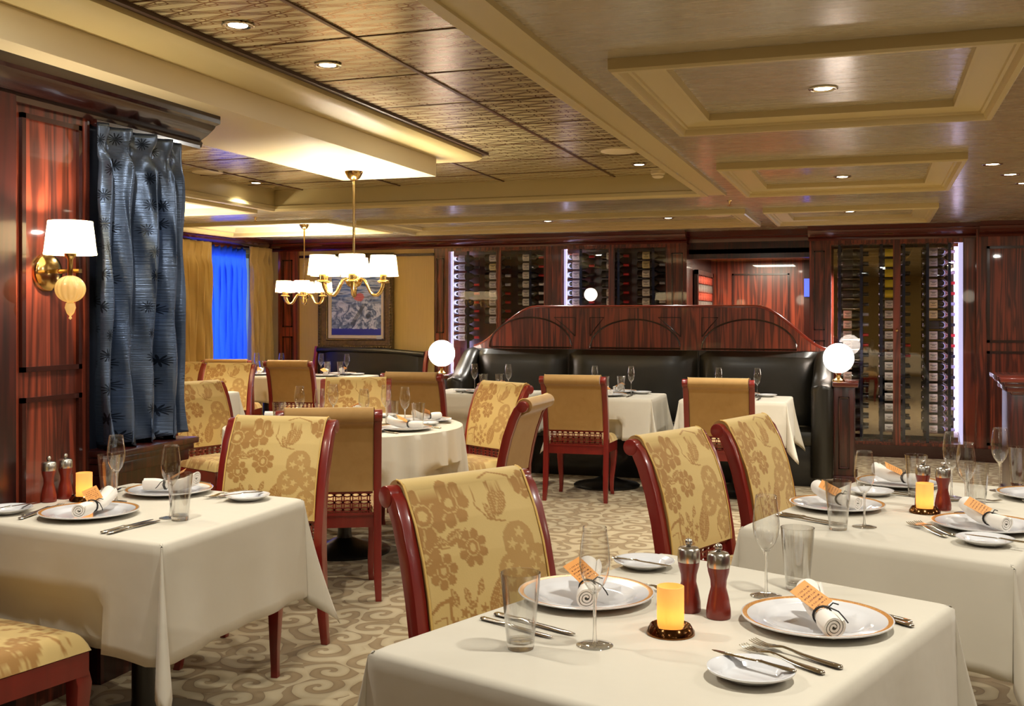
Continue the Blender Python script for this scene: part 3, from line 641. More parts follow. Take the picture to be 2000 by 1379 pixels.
b = MB(); b.lathe([(.001, .1075), (.0242, .108), (.0245, .112), (.0238, .134), (.0205, .139), (.008, .141), (.0045, .144), (.001, .144)], 32); b.sphere((0, 0, .1505), .0085); ME_mc = mesh('cap', b, M_millcap, 50)
def make_mill():
    t = thing('pepper_mill', '', 'mill', group='cherry wood salt and pepper mills'); obj('body', ME_mb, None, t); obj('cap', ME_mc, None, t, label='brushed metal cap and knob'); return t
b = MB(); b.lathe([(.001, .004), (.026, .004), (.03, .006), (.038, .017), (.041, .018), (.049, .006), (.0495, 0), (.001, 0)], 40); ME_cd = mesh('dish', b, M_bronze, 50)
b = MB(); b.lathe([(.001, .006), (.022, .007), (.0265, .016), (.0275, .03), (.0275, .096), (.026, .0965), (.0255, .03), (.02, .012)], 40); ME_cg = mesh('frosted_glass', b, M_candle, 60)
def make_candle():
    t = thing('candle_lamp', '', 'candle', group='glowing candle lamps'); obj('dish', ME_cd, None, t, label='bronze dish'); obj('frosted_glass', ME_cg, None, t, label='glowing amber glass')
    return t
def put_candle(x, y, lb):
    place('candle', make_candle, (x, y, TZ), 0, lb); light('POINT', (x, y, TZ + .04), .1, (1, .6, .26), .012)
def blade(prof, th=.0018):
    """prof: (s along, half width, height, half thickness)"""
    b = MB(); rings = []
    for s, w_, z, h in prof: rings.append([(-w_, s, z), (-w_ * .6, s, z + h), (w_ * .6, s, z + h), (w_, s, z), (w_ * .6, s, z - h), (-w_ * .6, s, z - h)])
    b.loft(rings); return b
HAND = [(0, .004, .004, .002), (.004, .0085, .004, .003), (.02, .0088, .004, .0032), (.06, .0062, .0045, .0028), (.085, .0048, .006, .0026)]
b = blade(HAND + [(.092, .0065, .006, .003), (.098, .0045, .006, .0025), (.105, .0065, .005, .0015), (.13, .0085, .0045, .0012), (.19, .0095, .004, .001), (.215, .006, .004, .0008), (.224, .0015, .004, .0006)]); ME_knife = mesh('table_knife', b, M_steel, 60)
b = blade(HAND + [(.11, .0035, .0095, .002), (.13, .004, .011, .0016), (.143, .0105, .009, .0013), (.158, .0122, .006, .0012)])
for k in range(4):
    x = -.0102 + .0068 * k; b.loft([[(x - w_, y, z), (x + w_, y, z), (x + w_, y, z + .0016), (x - w_, y, z + .0016)] for y, z, w_ in ((.155, .0058, .0021), (.175, .0035, .0019), (.19, .005, .0017), (.203, .0085, .0008))])
ME_fork = mesh('table_fork', b, M_steel, 60)
def make_knife(): return tag(obj('table_knife', ME_knife, None), '', 'knife', 'silver knives')
def make_fork(): return tag(obj('table_fork', ME_fork, None), '', 'fork', 'silver forks')
def lay(kind, x0, y0, x1, y1, lb, z=TZ, tilt=0, sc=1):
    """handle end (x0, y0), pointing to (x1, y1)"""
    o = place(kind, make_knife if kind == 'knife' else make_fork, (x0, y0, z), (tilt, 0, atan2(y1 - y0, x1 - x0) - pi / 2), lb); o.scale = (sc, sc, sc); return o
P = lambda x, y, lb, z=TZ: place('charger', make_charger, (x, y, z), 0, lb)
S_ = lambda x, y, lb, z=TZ: place('side', make_side, (x, y, z), 0, lb)
Nk = lambda x, y, r, lb, z=TZ: place('napkin', make_napkin, (x, y, z + .0085), radians(r), lb)
F_ = lambda x, y, lb: place('flute', make_flute, (x, y, TZ), 0, lb)
T_ = lambda x, y, lb: place('tumbler', make_tumbler, (x, y, TZ), 0, lb)
Ml = lambda x, y, lb: place('mill', make_mill, (x, y, TZ), 0, lb)
# front table
P(-.623, 2.375, 'gold-rimmed charger plate on the left side of the front table'); P(-.114, 2.333, 'gold-rimmed charger plate on the right side of the front table')
Nk(-.615, 2.36, 13, 'rolled napkin with orange card behind the front flute, front table'); Nk(-.105, 2.30, 17, 'rolled napkin with its spiral end forward, right side of the front table')
T_(-.652, 1.984, 'empty tumbler at the left front of the front table'); F_(-.52, 2.049, 'empty flute in front of the left charger, front table')
F_(-.236, 2.535, 'empty flute on the far side of the front table'); T_(-.171, 2.615, 'empty tumbler on the far edge of the front table')
Ml(-.385, 2.353, 'cherry wood mill, the left one behind the front candle'); Ml(-.316, 2.322, 'cherry wood mill, the right one beside the front candle')
put_candle(-.393, 2.175, 'glowing amber candle lamp on the front table')
S_(-.208, 1.951, 'small white plate with butter knife near the front edge of the front table'); S_(-.56, 2.723, 'small white plate with butter knife on the far corner of the front table')
lay('knife', -.793, 2.145, -.615, 2.063, 'silver knife at the left edge of the front table, outer of two', sc=.9); lay('knife', -.776, 2.185, -.575, 2.095, 'silver knife at the left edge of the front table, inner of two')
lay('fork', -.606, 2.56, -.49, 2.50, 'silver fork behind the left charger of the front table')
lay('knife', -.643, 2.713, -.481, 2.664, 'butter knife lying across the far small plate of the front table', TZ + .019, 0, .76)
lay('fork', -.085, 2.008, -.281, 2.148, 'silver fork nearest the front small plate', sc=.95); lay('fork', -.055, 2.05, -.267, 2.181, 'silver fork between the right charger and the small plate')
lay('knife', -.13, 1.945, -.285, 2.02, 'butter knife lying across the front small plate', TZ + .019, 0, .78)
lay('knife', .075, 2.40, -.06, 2.50, 'silver knife behind the right charger of the front table, upper of two'); lay('knife', .077, 2.372, -.05, 2.475, 'silver knife behind the right charger of the front table, lower of two')
# right table
P(-.117, 3.766, 'gold-rimmed charger at the near left of the right table'); P(.088, 4.336, 'gold-rimmed charger at the far left of the right table')
P(.32, 3.55, 'gold-rimmed charger at the near right of the right table'); P(.569, 4.2, 'gold-rimmed charger cut by the right picture edge')
Nk(-.12, 3.765, 42, 'rolled napkin on the near left charger of the right table'); Nk(.09, 4.33, 62, 'rolled napkin with orange card on the far left charger of the right table'); Nk(.32, 3.55, 28, 'rolled napkin on the near right charger of the right table')
T_(-.103, 3.393, 'empty tumbler at the near left of the right table'); F_(-.028, 3.46, 'empty flute at the near left of the right table')
Ml(.157, 3.89, 'cherry wood mill, the left one behind the right table candle'); Ml(.218, 3.85, 'cherry wood mill, the right one behind the right table candle')
put_candle(.158, 3.775, 'glowing amber candle lamp on the right table')
F_(.285, 3.80, 'empty flute right of the mills on the right table'); F_(.262, 4.12, 'empty flute behind the mills on the right table'); T_(.143, 4.107, 'empty tumbler behind the left mill on the right table')
T_(.33, 3.942, 'empty tumbler in the middle of the right table'); F_(.44, 4.326, 'empty flute at the far right of the right table'); T_(.52, 4.478, 'empty tumbler at the far right corner of the right table')
lay('knife', -.291, 3.594, -.12, 3.485, 'silver knife left of the near tumbler, right table, outer of two'); lay('knife', -.30, 3.56, -.125, 3.455, 'silver knife left of the near tumbler, right table, inner of two')
lay('knife', -.03, 4.19, .15, 4.12, 'silver knife in front of the far left charger, right table, farther of two'); lay('knife', -.035, 4.15, .14, 4.085, 'silver knife in front of the far left charger, right table, nearer of two')
S_(.298, 3.306, 'small white plate near the front edge of the right table'); S_(-.009, 4.079, 'small white plate between the left chargers of the right table')
lay('knife', .40, 3.25, .25, 3.32, 'butter knife on the small plate near the front edge of the right table', TZ + .019, 0, .76)
lay('fork', .20, 3.36, .10, 3.545, 'silver fork left of the near right charger, right table, outer of two'); lay('fork', .225, 3.385, .125, 3.565, 'silver fork left of the near right charger, right table, inner of two')
lay('fork', .62, 3.93, .50, 4.08, 'silver fork beside the charger at the right picture edge'); lay('fork', .22, 4.02, .36, 4.05, 'silver fork behind the mills of the right table')
# left table
P(-2.405, 2.85, 'gold-rimmed charger at the near side of the left table'); P(-2.43, 3.30, 'gold-rimmed charger at the far side of the left table')
Nk(-2.39, 2.86, 12, 'rolled napkin with its spiral end forward on the near charger, left table'); Nk(-2.42, 3.30, -78, 'rolled napkin lying sideways on the far charger of the left table')
T_(-2.081, 2.88, 'empty tumbler at the right side of the left table'); F_(-2.133, 2.905, 'empty flute beside the near tumbler of the left table')
F_(-2.49, 3.085, 'empty flute between the chargers of the left table'); T_(-2.606, 3.191, 'empty tumbler near the curtain on the left table')
Ml(-2.72, 3.02, 'cherry wood mill against the wood wall, the left one'); Ml(-2.715, 3.095, 'cherry wood mill against the wood wall, the right one'); put_candle(-2.625, 3.085, 'glowing amber candle lamp on the left table')
lay('knife', -2.17, 2.623, -2.155, 2.86, 'silver knife beside the near charger of the left table, inner of two'); lay('knife', -2.145, 2.618, -2.125, 2.85, 'silver knife beside the near charger of the left table, outer of two')
S_(-2.69, 2.80, 'small white plate with butter knife at the left picture edge'); lay('knife', -2.69, 2.73, -2.65, 2.93, 'butter knife lying across the small plate at the left edge', TZ + .019, 0, .76)
lay('fork', -2.565, 2.72, -2.60, 2.93, 'silver fork left of the near charger, left table, outer of two'); lay('fork', -2.59, 2.76, -2.615, 2.98, 'silver fork left of the near charger, left table, inner of two')
S_(-2.084, 3.27, 'small white plate at the far right corner of the left table'); lay('fork', -2.16, 3.44, -2.20, 3.23, 'silver fork right of the far charger, left table, outer of two'); lay('fork', -2.19, 3.43, -2.235, 3.21, 'silver fork right of the far charger, left table, inner of two')
lay('knife', -2.06, 3.33, -2.14, 3.21, 'butter knife on the small plate at the far right of the left table', TZ + .019, 0, .76)
lay('fork', -2.62, 3.42, -2.64, 3.22, 'silver fork left of the far charger of the left table')
# a complete cover laid at a far table; (cx, cy) plate centre, the guest sits towards the rear of the local frame
def cover(cx, cy, r, where, glasses=True, plate=True):
    c, s = cos(r), sin(r); G = lambda x, y: (cx + c * x - s * y, cy + s * x + c * y)
    P(cx, cy, 'gold-rimmed charger ' + where); Nk(cx, cy, math.degrees(r) + 25, 'rolled napkin ' + where)
    x, y = G(-.215, .06); S_(x, y, 'small white plate ' + where)
    lay('knife', *G(.18, -.11), *G(.18, .1), 'silver knife ' + where); lay('fork', *G(-.165, -.11), *G(-.165, .1), 'silver fork ' + where)
    if glasses:
        x, y = G(.15, .20); F_(x, y, 'empty flute ' + where); x, y = G(.06, .225); T_(x, y, 'empty tumbler ' + where)
for an, wh in ((-66, 'nearest the lattice-backed chair, round table'), (-20, 'on the right side of the round table'), (38, 'on the far right of the round table'), (112, 'on the far side of the round table'), (168, 'on the left side of the round table')):
    a = radians(an); cover(RX + .50 * cos(a), RY + .50 * sin(a), a + pi / 2, wh, False)
for k, (x, y) in enumerate([(-3.197, 5.57), (-2.971, 5.40), (-3.099, 5.802), (-2.728, 5.47), (-2.755, 5.817), (-2.573, 5.686)]): F_(x, y, '%s of the six flutes on the round table, counted from the left' % ['leftmost', 'second', 'third', 'fourth', 'fifth', 'rightmost'][k])
for x, y, lb in ((-3.25, 5.43, 'left tumbler on the round table, behind the lattice-backed chair'), (-2.669, 5.719, 'middle tumbler on the round table'), (-2.466, 5.633, 'right tumbler on the round table')): T_(x, y, lb)
put_candle(-2.98, 5.72, 'candle lamp in the middle of the round table')
for xc, nm in ((-3.09, 'leftmost banquette table'), (-2.03, 'middle banquette table'), (-1.02, 'rightmost banquette table')):
    cover(xc, 8.42, 0, 'on the chair side of the %s' % nm); cover(xc, 8.80, pi, 'on the bench side of the %s' % nm)
for xc, nm in ((-5.52, 'far table below the picture'), (-6.32, 'far table next to the window')):
    cover(xc, 10.16, 0, 'on the near side of the %s' % nm); cover(xc, 10.54, pi, 'on the bench side of the %s' % nm)
put_candle(-5.76, 10.28, 'candle lamp on the far table below the picture')
cover(-5.6, 7.74, pi, 'on the table behind the blue curtain')
T_(-6.0, 7.70, 'tumbler beside the curtain edge on the half-hidden table')
# ------------------------------------------------------------------ banquettes
def rbox(b, x0, x1, y0, y1, z0, z1): b.box(x0, x1, y0, y1, z0, z1)
t = thing('curved_banquette', 'black leather curved banquette with arched rosewood back, in front of the wine cabinets', 'banquette', (-2, 9.3, 0)); bx, by = -2, 9.3
out = []
for k in range(21):
    s = k / 20; out.append((-3.60 + .62 * s, 1.10 + .367 * (s * s * (3 - 2 * s)) ** .85))
out += [(-.98, 1.467)]
for k in range(1, 21):
    s = 1 - k / 20; out.append((-.38 - .60 * s, 1.10 + .367 * (s * s * (3 - 2 * s)) ** .85))
b = MB(); b.loft([[(x - bx, y, z) for x, z in out + [(-.38, .4), (-3.60, .4)]] for y in (.22, .29)]); obj('back_panel', b, M_wood, t)
b = MB(); b.tube([(x - bx, .25, z + .006) for x, z in out], .02, 10); obj('top_rail', b, simple('rail_mahogany', (112, 34, 20), .22, coat=.8), t)
b = MB()
for x0, x1, zt in ((-3.435, -2.631, 1.381), (-2.457, -1.632, 1.363), (-1.442, -.628, 1.364)):
    c = (x0 + x1) / 2; b.tube([(c - bx - cos(pi * k / 24) * (x1 - x0) / 2, .215, 1.105 + (zt - 1.105) * sin(pi * k / 24)) for k in range(25)] + [(x0 - bx, .215, 1.105)], .008, 6)
for x0, x1 in ((-2.80, -2.60), (-2.46, -2.33), (-1.83, -1.63), (-1.44, -1.30)):
    l = x0 if x0 in (-2.46, -1.44) else x1; r_ = x1 if l == x0 else x0
    b.tube([(l - bx, .217, 1.21), (l - bx, .217, 1.38), (r_ - bx, .217, 1.38), ((l + r_) / 2 - bx, .217, 1.30), (l - bx, .217, 1.21)], .005, 5)
obj('arch_moulding', b, M_trim, t)
for x0, x1, lb in ((-3.56, -2.66, 'left'), (-2.655, -1.47, 'middle'), (-1.465, -.42, 'right')):
    b = MB(); nx, nz = 14, 14
    b.loft([[(x0 - bx + (x1 - x0) * i / nx, .20 - (.11 + .02 * sin(pi * j / nz)) * (1 - abs(2 * i / nx - 1) ** 8) * (1 - abs(2 * j / nz - 1) ** 10) ** .6, .42 + .67 * j / nz) for i in range(nx + 1)] for j in range(nz + 1)], False, False)
    b.box(x0 - bx, x1 - bx, .195, .22, .42, 1.09); obj('back_cushion', b, M_leather, t)
for x0, x1 in ((-3.56, -2.66), (-2.655, -1.47), (-1.465, -.42)):
    b = MB(); b.box(x0 - bx + .002, x1 - bx - .002, -.26, .14, .33, .455); obj('seat_cushion', b, M_leather, t, bevel=.035)
b = MB(); b.box(-3.52 - bx, -.46 - bx, -.22, .22, 0, .33); obj('base', b, M_black, t, bevel=.005)
for sx, cx in ((1, -.40), (-1, -3.60)):      # wings sweeping forward and down
    b = MB(); rings = []
    for k in range(17):
        s = k / 16; y = .22 - .46 * s; z = 1.10 - .25 * (s * s * (3 - 2 * s)); hw = .075 + .012 * s; xx = cx - bx
        rings.append([(xx - hw, y, .08), (xx - hw, y, z - .05), (xx - hw * .75, y, z - .015), (xx, y, z), (xx + hw * .75, y, z - .015), (xx + hw, y, z - .05), (xx + hw, y, .08)])
    for k in range(1, 7):
        a = k / 6 * pi / 2; z = .85; hw = .087 * cos(a) + .002; y = -.24 - .08 * sin(a); rings.append([(xx - hw, y, .08), (xx - hw, y, z - .05), (xx - hw * .75, y, z - .02), (xx, y, z - .01), (xx + hw * .75, y, z - .02), (xx + hw, y, z - .05), (xx + hw, y, .08)])
    b.loft(rings); obj('wing', b, M_leather, t, smooth=60)
for x0, x1 in ((-.31, -.15), (-3.86, -3.69)):
    b = MB(); b.box(x0 - bx, x1 - bx, -.22, .22, .08, .82); b.box(x0 - bx - .004, x1 - bx + .02, -.24, .23, 0, .10); frame_y(b, -.22, x0 - bx + .04, x1 - bx - .04, .16, .74, .012); obj('end_post', b, M_wood_dark, t, bevel=.003)
    b = MB(); b.box(x0 - bx - .01, x1 - bx + .03, -.25, .24, .82, .86); obj('post_cap', b, M_crown, t, bevel=.008)
def globe(x, y, z, lb):
    t = thing('globe_lamp', lb, 'lamp', (x, y, z), group='white globe lamps on the banquette ends'); b = MB(); b.lathe([(.001, 0), (.05, 0), (.05, .012), (.022, .03), (.016, .05), (.03, .075), (.001, .075)], 28); obj('base', b, M_brass, t)
    b = MB(); b.sphere((0, 0, .19), .122, 32, 20); obj('glass_globe', b, M_globe, t); light('POINT', (x, y, z + .19), 9, (1, .93, .85), .1).data.use_shadow = True
globe(-.275, 9.16, .86, 'glowing white globe lamp on the right end post of the curved banquette')
globe(-3.775, 9.16, .86, 'glowing white globe lamp on the left end post of the curved banquette')
t = thing('small_banquette', 'small black leather bench with wooden scroll ends under the sailing picture', 'banquette', (-5.5, 11.05, 0))
b = MB(); nx = 24
b.loft([[(-.68 + 1.36 * i / nx, .2 - .10 * (1 - abs(2 * i / nx - 1) ** 8) - .0 * j, .42 + (.60 - .055 * (i / nx) ** 3) * j / 10) for i in range(nx + 1)] for j in range(11)], False, False); b.box(-.68, .68, .14, .22, .42, .96); obj('back_cushion', b, M_leather, t, smooth=50)
b = MB(); b.tube([(-.68, .14, 1.0), (-.3, .12, 1.0), (.2, .12, .99), (.68, .14, .955)], .035, 10); obj('back_roll', b, M_leather, t)
b = MB(); b.box(-.68, .68, -.30, .12, .33, .45); obj('seat_cushion', b, M_leather, t, bevel=.03)
b = MB(); b.box(-.66, .66, -.26, .2, 0, .33); obj('base', b, M_black, t)
for sx in (-1, 1):
    b = MB(); b.loft([[(sx * .70 - .02, y - .03, z), (sx * .70 + .02, y - .03, z), (sx * .70 + .02, y + .03, z), (sx * .70 - .02, y + .03, z)] for y, z in ((.05, 0), (.05, .3), (.07, .6), (.12, .85), (.17, 1.0 if sx > 0 else 1.04))]); obj('end_post', b, M_cw, t, bevel=.006)
# ------------------------------------------------------------------ framed sailing picture (a generic stormy sea)
def m_paint():
    a = N('stormy_sea_painting'); M = a.math; c = a.n('ShaderNodeTexCoord'); s = a.n('ShaderNodeSeparateXYZ'); a.l(c.outputs['Generated'], s.inputs[0]); u, v = s.outputs[0], s.outputs[2]
    cb = a.n('ShaderNodeCombineXYZ'); a.l(u, cb.inputs[0]); a.l(v, cb.inputs[1]); n1 = a.noise(cb.outputs[0], 7, 5, .65, 1.5)
    mp = a.n('ShaderNodeMapping'); a.l(cb.outputs[0], mp.inputs[0]); mp.inputs[2].default_value = (0, 0, radians(-52)); mp.inputs[3].default_value = (2, 16, 1); n2 = a.noise(mp.outputs[0], 1.2, 3)
    sea = a.ramp(n1, [(.34, lin((24, 30, 42))), (.46, lin((92, 110, 142))), (.56, lin((214, 220, 228))), (.8, lin((246, 246, 246)))])
    sky = a.ramp(n2, [(.34, lin((24, 40, 84))), (.45, lin((88, 118, 168))), (.55, lin((206, 216, 228))), (.66, lin((70, 84, 110)))])
    col = a.mix(M('SMOOTH_MIN', M('MULTIPLY', M('SUBTRACT', v, .42), 6, clamp=True), 1, .1), sea, sky)
    blot = M('LESS_THAN', M('ADD', M('ADD', M('POWER', M('MULTIPLY', M('SUBTRACT', u, .56), 7.5), 2), M('POWER', M('MULTIPLY', M('SUBTRACT', v, .56), 13), 2)), M('MULTIPLY', n1, 1.2)), 1.2)
    col = a.mix(M('MULTIPLY', blot, .8), col, lin((214, 92, 72)))
    hull = M('MULTIPLY', M('LESS_THAN', M('ABSOLUTE', M('SUBTRACT', M('ADD', M('MULTIPLY', u, -1.2), v), -.34)), .05), M('MULTIPLY', M('LESS_THAN', v, .46), M('GREATER_THAN', v, .16)))
    col = a.mix(M('MULTIPLY', hull, .65), col, lin((40, 48, 52)))
    col = a.mix(M('LESS_THAN', M('ADD', v, M('MULTIPLY', n1, .06)), .13), col, lin((28, 34, 130))); a.set(Base_Color=col, Roughness=.5); return a.m
t = thing('framed_painting', 'sailing ship painting in an ornate dark gilt frame above the small bench', 'painting', (-5.72, 11.28, 1.565)); W2, H2 = .48, .555
b = MB(); prof = [(0, 0), (0, -.05), (.015, -.062), (.035, -.06), (.045, -.045), (.095, -.035), (.105, -.045), (.115, -.04), (.12, -.018)]
b.loft([[(-W2 + i, y, -H2 + i), (W2 - i, y, -H2 + i), (W2 - i, y, H2 - i), (-W2 + i, y, H2 - i)] for i, y in prof], False)
for k in range(34):
    for q in (0, 1):
        for sg in (-1, 1):
            s = (k + .5) / 34 * 2 - 1; p = (s * W2, sg * (H2 - .022)) if q else (sg * (W2 - .022), s * H2); b.sphere((p[0], -.058, p[1]), .016, 6, 5, .8)
fr_ = N('antique_gilt_frame'); nn = fr_.noise(fr_.coord((40, 40, 40)), 1, 3); fr_.set(Base_Color=fr_.mix(nn, lin((38, 32, 22)), lin((132, 110, 74))), Metallic=.7, Roughness=.35); obj('frame', b, fr_.m, t)
b = MB(); b.loft([[(-W2 + i, y, -H2 + i), (W2 - i, y, -H2 + i), (W2 - i, y, H2 - i), (-W2 + i, y, H2 - i)] for i, y in ((.118, -.02), (.125, -.03), (.155, -.022), (.16, -.012))], False); obj('linen_mat', b, simple('cream_mat', (232, 214, 176), .6), t)
b = MB(); b.box(-W2 + .155, W2 - .155, -.012, -.002, -H2 + .155, H2 - .155); obj('canvas', b, m_paint(), t, smooth=0)
b = MB(); b.box(.27, .335, -.034, -.03, -.455, -.40); obj('caption_card', b, simple('white_caption_card', (214, 214, 206), .5), t, smooth=0)
# ------------------------------------------------------------------ wine cabinets and their bottles
def cabinet(label, x0, x1, yf, z0, z1, doors, stiles, depth, backmat, posts, leds, knob=None, base=True):
    t = thing('wine_cabinet', label, 'cabinet', ((x0 + x1) / 2, yf, 0)); cx = (x0 + x1) / 2
    b = MB(); b.box(x0 - cx, x1 - cx, depth, depth + .04, 0, 2.15); b.box(x0 - cx, x0 - cx + .03, .03, depth, 0, 2.15); b.box(x1 - cx - .03, x1 - cx, .03, depth, 0, 2.15); b.box(x0 - cx, x1 - cx, .03, depth, z1 + .02, 2.15); b.box(x0 - cx, x1 - cx, .03, depth, 0, z0 - .02); obj('case', b, M_wood, t, smooth=0)
    b = MB(); b.plate(x0 - cx, x1 - cx, .1, 2.16, [(a - cx, c - cx, z0, z1) for a, c in doors], XZ(0), .03); obj('face_frame', b, M_wood, t, smooth=0)
    b = MB(); b.box(x0 - cx + .001, x1 - cx - .001, -.03, .01, 0, .12); obj('plinth', b, M_trim, t)
    b = MB()
    for a, c, zz0, zz1 in stiles: frame_y(b, 0, a - cx, c - cx, zz0, zz1, .012)
    obj('moulding', b, M_trim, t, smooth=0)
    b = MB(); b.box(x0 - cx + .03, x1 - cx - .03, depth - .012, depth, z0, z1); obj('back_panel', b, backmat, t, smooth=0, label='smoked mirror back' if backmat == M_mirror else None)
    for a, c in doors:
        d = MB(); d.plate(a - cx, c - cx, z0, z1, [(a - cx + .012, c - cx - .012, z0 + .012, z1 - .012)], XZ(-.006), .03); dr = obj('door', d, M_wood, t, smooth=0)
        g = MB(); g.box(a - cx + .01, c - cx - .01, .006, .010, z0 + .01, z1 - .01); obj('pane', g, M_pane, dr, smooth=0)
    for x in posts: p = MB(); p.box(x - cx - .014, x - cx + .014, .060, .072, z0, z1); obj('rack_post', p, M_post, t, smooth=0)
    for x, w_ in leds: p = MB(); p.box(x - cx - w_ / 2, x - cx + w_ / 2, .03, .04, z0 + .01, z1 - .01); obj('led_strip', p, M_led, t, smooth=0, label='glowing white light strip')
    if knob: k = MB(); k.sphere((knob[0] - cx, -.022, knob[1]), .014, 12, 8); k.lathe([(.005, 0), (.005, .02)], 8, (knob[0] - cx, -.01, knob[1])); obj('knob', k, M_brass, t)
    return t
cabinet('left wine cabinet with two glass doors behind the curved banquette', -4.74, -3.358, 11.3, .14, 2.135, [(-4.58, -3.985), (-3.955, -3.43)], [(-4.72, -4.63, 1.2, 2.05), (-4.72, -4.63, .2, 1.1)], .34, M_wood_dark, [-4.36, -3.98, -3.62], [(-4.545, .030)])
cabinet('middle wine cabinet with two glass doors behind the curved banquette', -3.355, -1.87, 11.3, .14, 2.135, [(-3.25, -2.70), (-2.66, -2.08)], [(-2.03, -1.91, .3, 2.06)], .34, M_wood_dark, [-3.04, -2.62, -2.24], [(-3.205, .032)])
cabinet('tall wine cabinet with mirrored back, right of the curved banquette', -.62, .93, 11.25, .135, 2.12, [(-.42, .19), (.235, .83)], [(-.575, -.47, 1.25, 2.05), (-.575, -.47, .2, 1.15)], .36, M_mirror, [-.17 - .16, -.12, .07, .28, .50, .70], [(.80, .045)], (.213, 1.25))
light('AREA', (.765, 11.34, 1.15), 26, (.72, .74, 1), 1.9, (0, radians(-90), 0), shape='RECTANGLE', size_y=.06)
light('AREA', (-.38, 11.30, 1.2), 26, (.72, .74, 1), 1.2, (0, radians(90), 0), shape='RECTANGLE', size_y=.06)  # added lamp, no strip on this side, brightens the bottles
light('AREA', (-4.52, 11.36, 1.2), 22, (.85, .86, 1), 1.9, (0, radians(90), 0), shape='RECTANGLE', size_y=.05); light('AREA', (-3.17, 11.36, 1.2), 22, (.85, .86, 1), 1.9, (0, radians(90), 0), shape='RECTANGLE', size_y=.05)
b = MB(); b.lathe([(.001, 0), (.038, 0), (.0435, .006), (.0435, .185), (.038, .207), (.019, .230), (.0145, .245), (.0143, .296), (.001, .296)], 20); ME_bt = mesh('bottle_glass', b, M_bottle, 40)
b = MB(); b.lathe([(.0148, .232), (.0162, .238), (.0158, .300), (.001, .301)], 16); ME_foil = b
LABC = {'white': (226, 222, 212), 'yellow': (222, 204, 40), 'cream': (220, 206, 150), 'grey': (176, 176, 172), 'black': (40, 42, 40)}
FOILC = {'black': (24, 26, 34), 'red': (178, 30, 34), 'white': (214, 214, 222), 'silver': (170, 176, 196)}
MLAB = {k: simple(k + '_paper_label', v, .6) for k, v in LABC.items()}; MFO = {k: simple(k + '_foil', v, .3, metal=.3) for k, v in FOILC.items()}
MInk = simple('label_ink', (60, 56, 60), .7)
def label_mesh(kind):
    b = MB(); L0, L1 = (.058, .138) if kind != 'black' else (.05, .15)
    an = [-pi / 2 + radians(62) * (k / 6 - 1) for k in range(13)]; b.loft([[(.0442 * cos(a), .0442 * sin(a), z) for a in an] for z in (L0, L1)], False, False)
    if kind in ('white', 'cream', 'grey'):
        b.mi = 1
        for a, z0, z1 in ((-.35, .075, .125), (.1, .085, .115), (.35, .07, .13)): b.add([(-.0446 * sin(a + d), -.0446 * cos(a + d), z) for d, z in ((-.06, z0), (.06, z0), (.06, z1), (-.06, z1))], [(0, 1, 2, 3)])
    return mesh('label', b, [MLAB[kind], MInk], 30, 0, False)
MEL = {k: label_mesh(k) for k in LABC}; MEF = {k: mesh('foil_capsule', ME_foil, MFO[k], 40) for k in FOILC}
def bottle(x, y, z, lab, foil, lb, grp):
    def mk():
        t = thing('wine_bottle', '', 'bottle'); obj('bottle_glass', ME_bt, None, t); obj('label', MEL[lab], None, t); obj('foil_capsule', MEF[foil], None, t); return t
    return place(('bt', lab, foil), mk, (x, y, z), (0, pi / 2, 0), lb, grp)
g = 'wine bottles lying in the tall right cabinet'
r_lab = {0: ['black'] * 6 + ['white'] * 2 + ['grey'] * 3 + ['white', 'white'] + ['black'] * 5, 1: ['yellow'] * 5 + ['white'] * 13, 2: ['grey'] * 3 + ['white'] * 2 + ['cream'] * 2 + ['black'] + ['white'] * 10}
r_foil = {0: ['black'] * 6 + ['silver'] * 2 + ['red'] * 2 + ['black'] * 8, 1: ['black'] * 9 + ['red'] * 2 + ['black'] * 7, 2: ['white'] * 3 + ['red'] * 2 + ['silver'] * 2 + ['black'] + ['red'] * 2 + ['black', 'silver'] * 4}
for c, (x, nm) in enumerate(((-.352, 'left'), (.045, 'middle'), (.457, 'right'))):
    for k in range(18):
        bottle(x, 11.43, 2.03 - .1035 * k, r_lab[c][k], r_foil[c][k], 'bottle with %s label, tall right cabinet, %s column, %s from the top' % (r_lab[c][k], nm, ORD[k]), g)
g = 'wine bottles lying in the two cabinets behind the banquette'
for x, nm, nr, labs, foils in ((-4.545, 'first', 10, ['grey'] * 3 + ['white'] * 7, ['black'] * 3 + ['red'] * 7), (-4.17, 'second', 8, ['white', 'cream'] + ['white'] * 6, ['black'] * 2 + ['white'] * 2 + ['red'] * 4), (-3.775, 'third', 6, ['white'] * 6, ['red'] * 3 + ['white'] * 3), (-3.20, 'fourth', 6, ['white'] * 6, ['red', 'red', 'black', 'black', 'red', 'red']), (-2.815, 'fifth', 6, ['white', 'white', 'black', 'black', 'white', 'white'], ['red'] * 6), (-2.42, 'sixth', 6, ['cream', 'cream'] + ['white'] * 4, ['black', 'silver'] * 3)):
    for k in range(nr): bottle(x, 11.42, 2.045 - .0995 * k, labs[k], foils[k], 'bottle with %s label behind the banquette, %s column, %s from the top' % (labs[k], nm, ORD[k]), g)
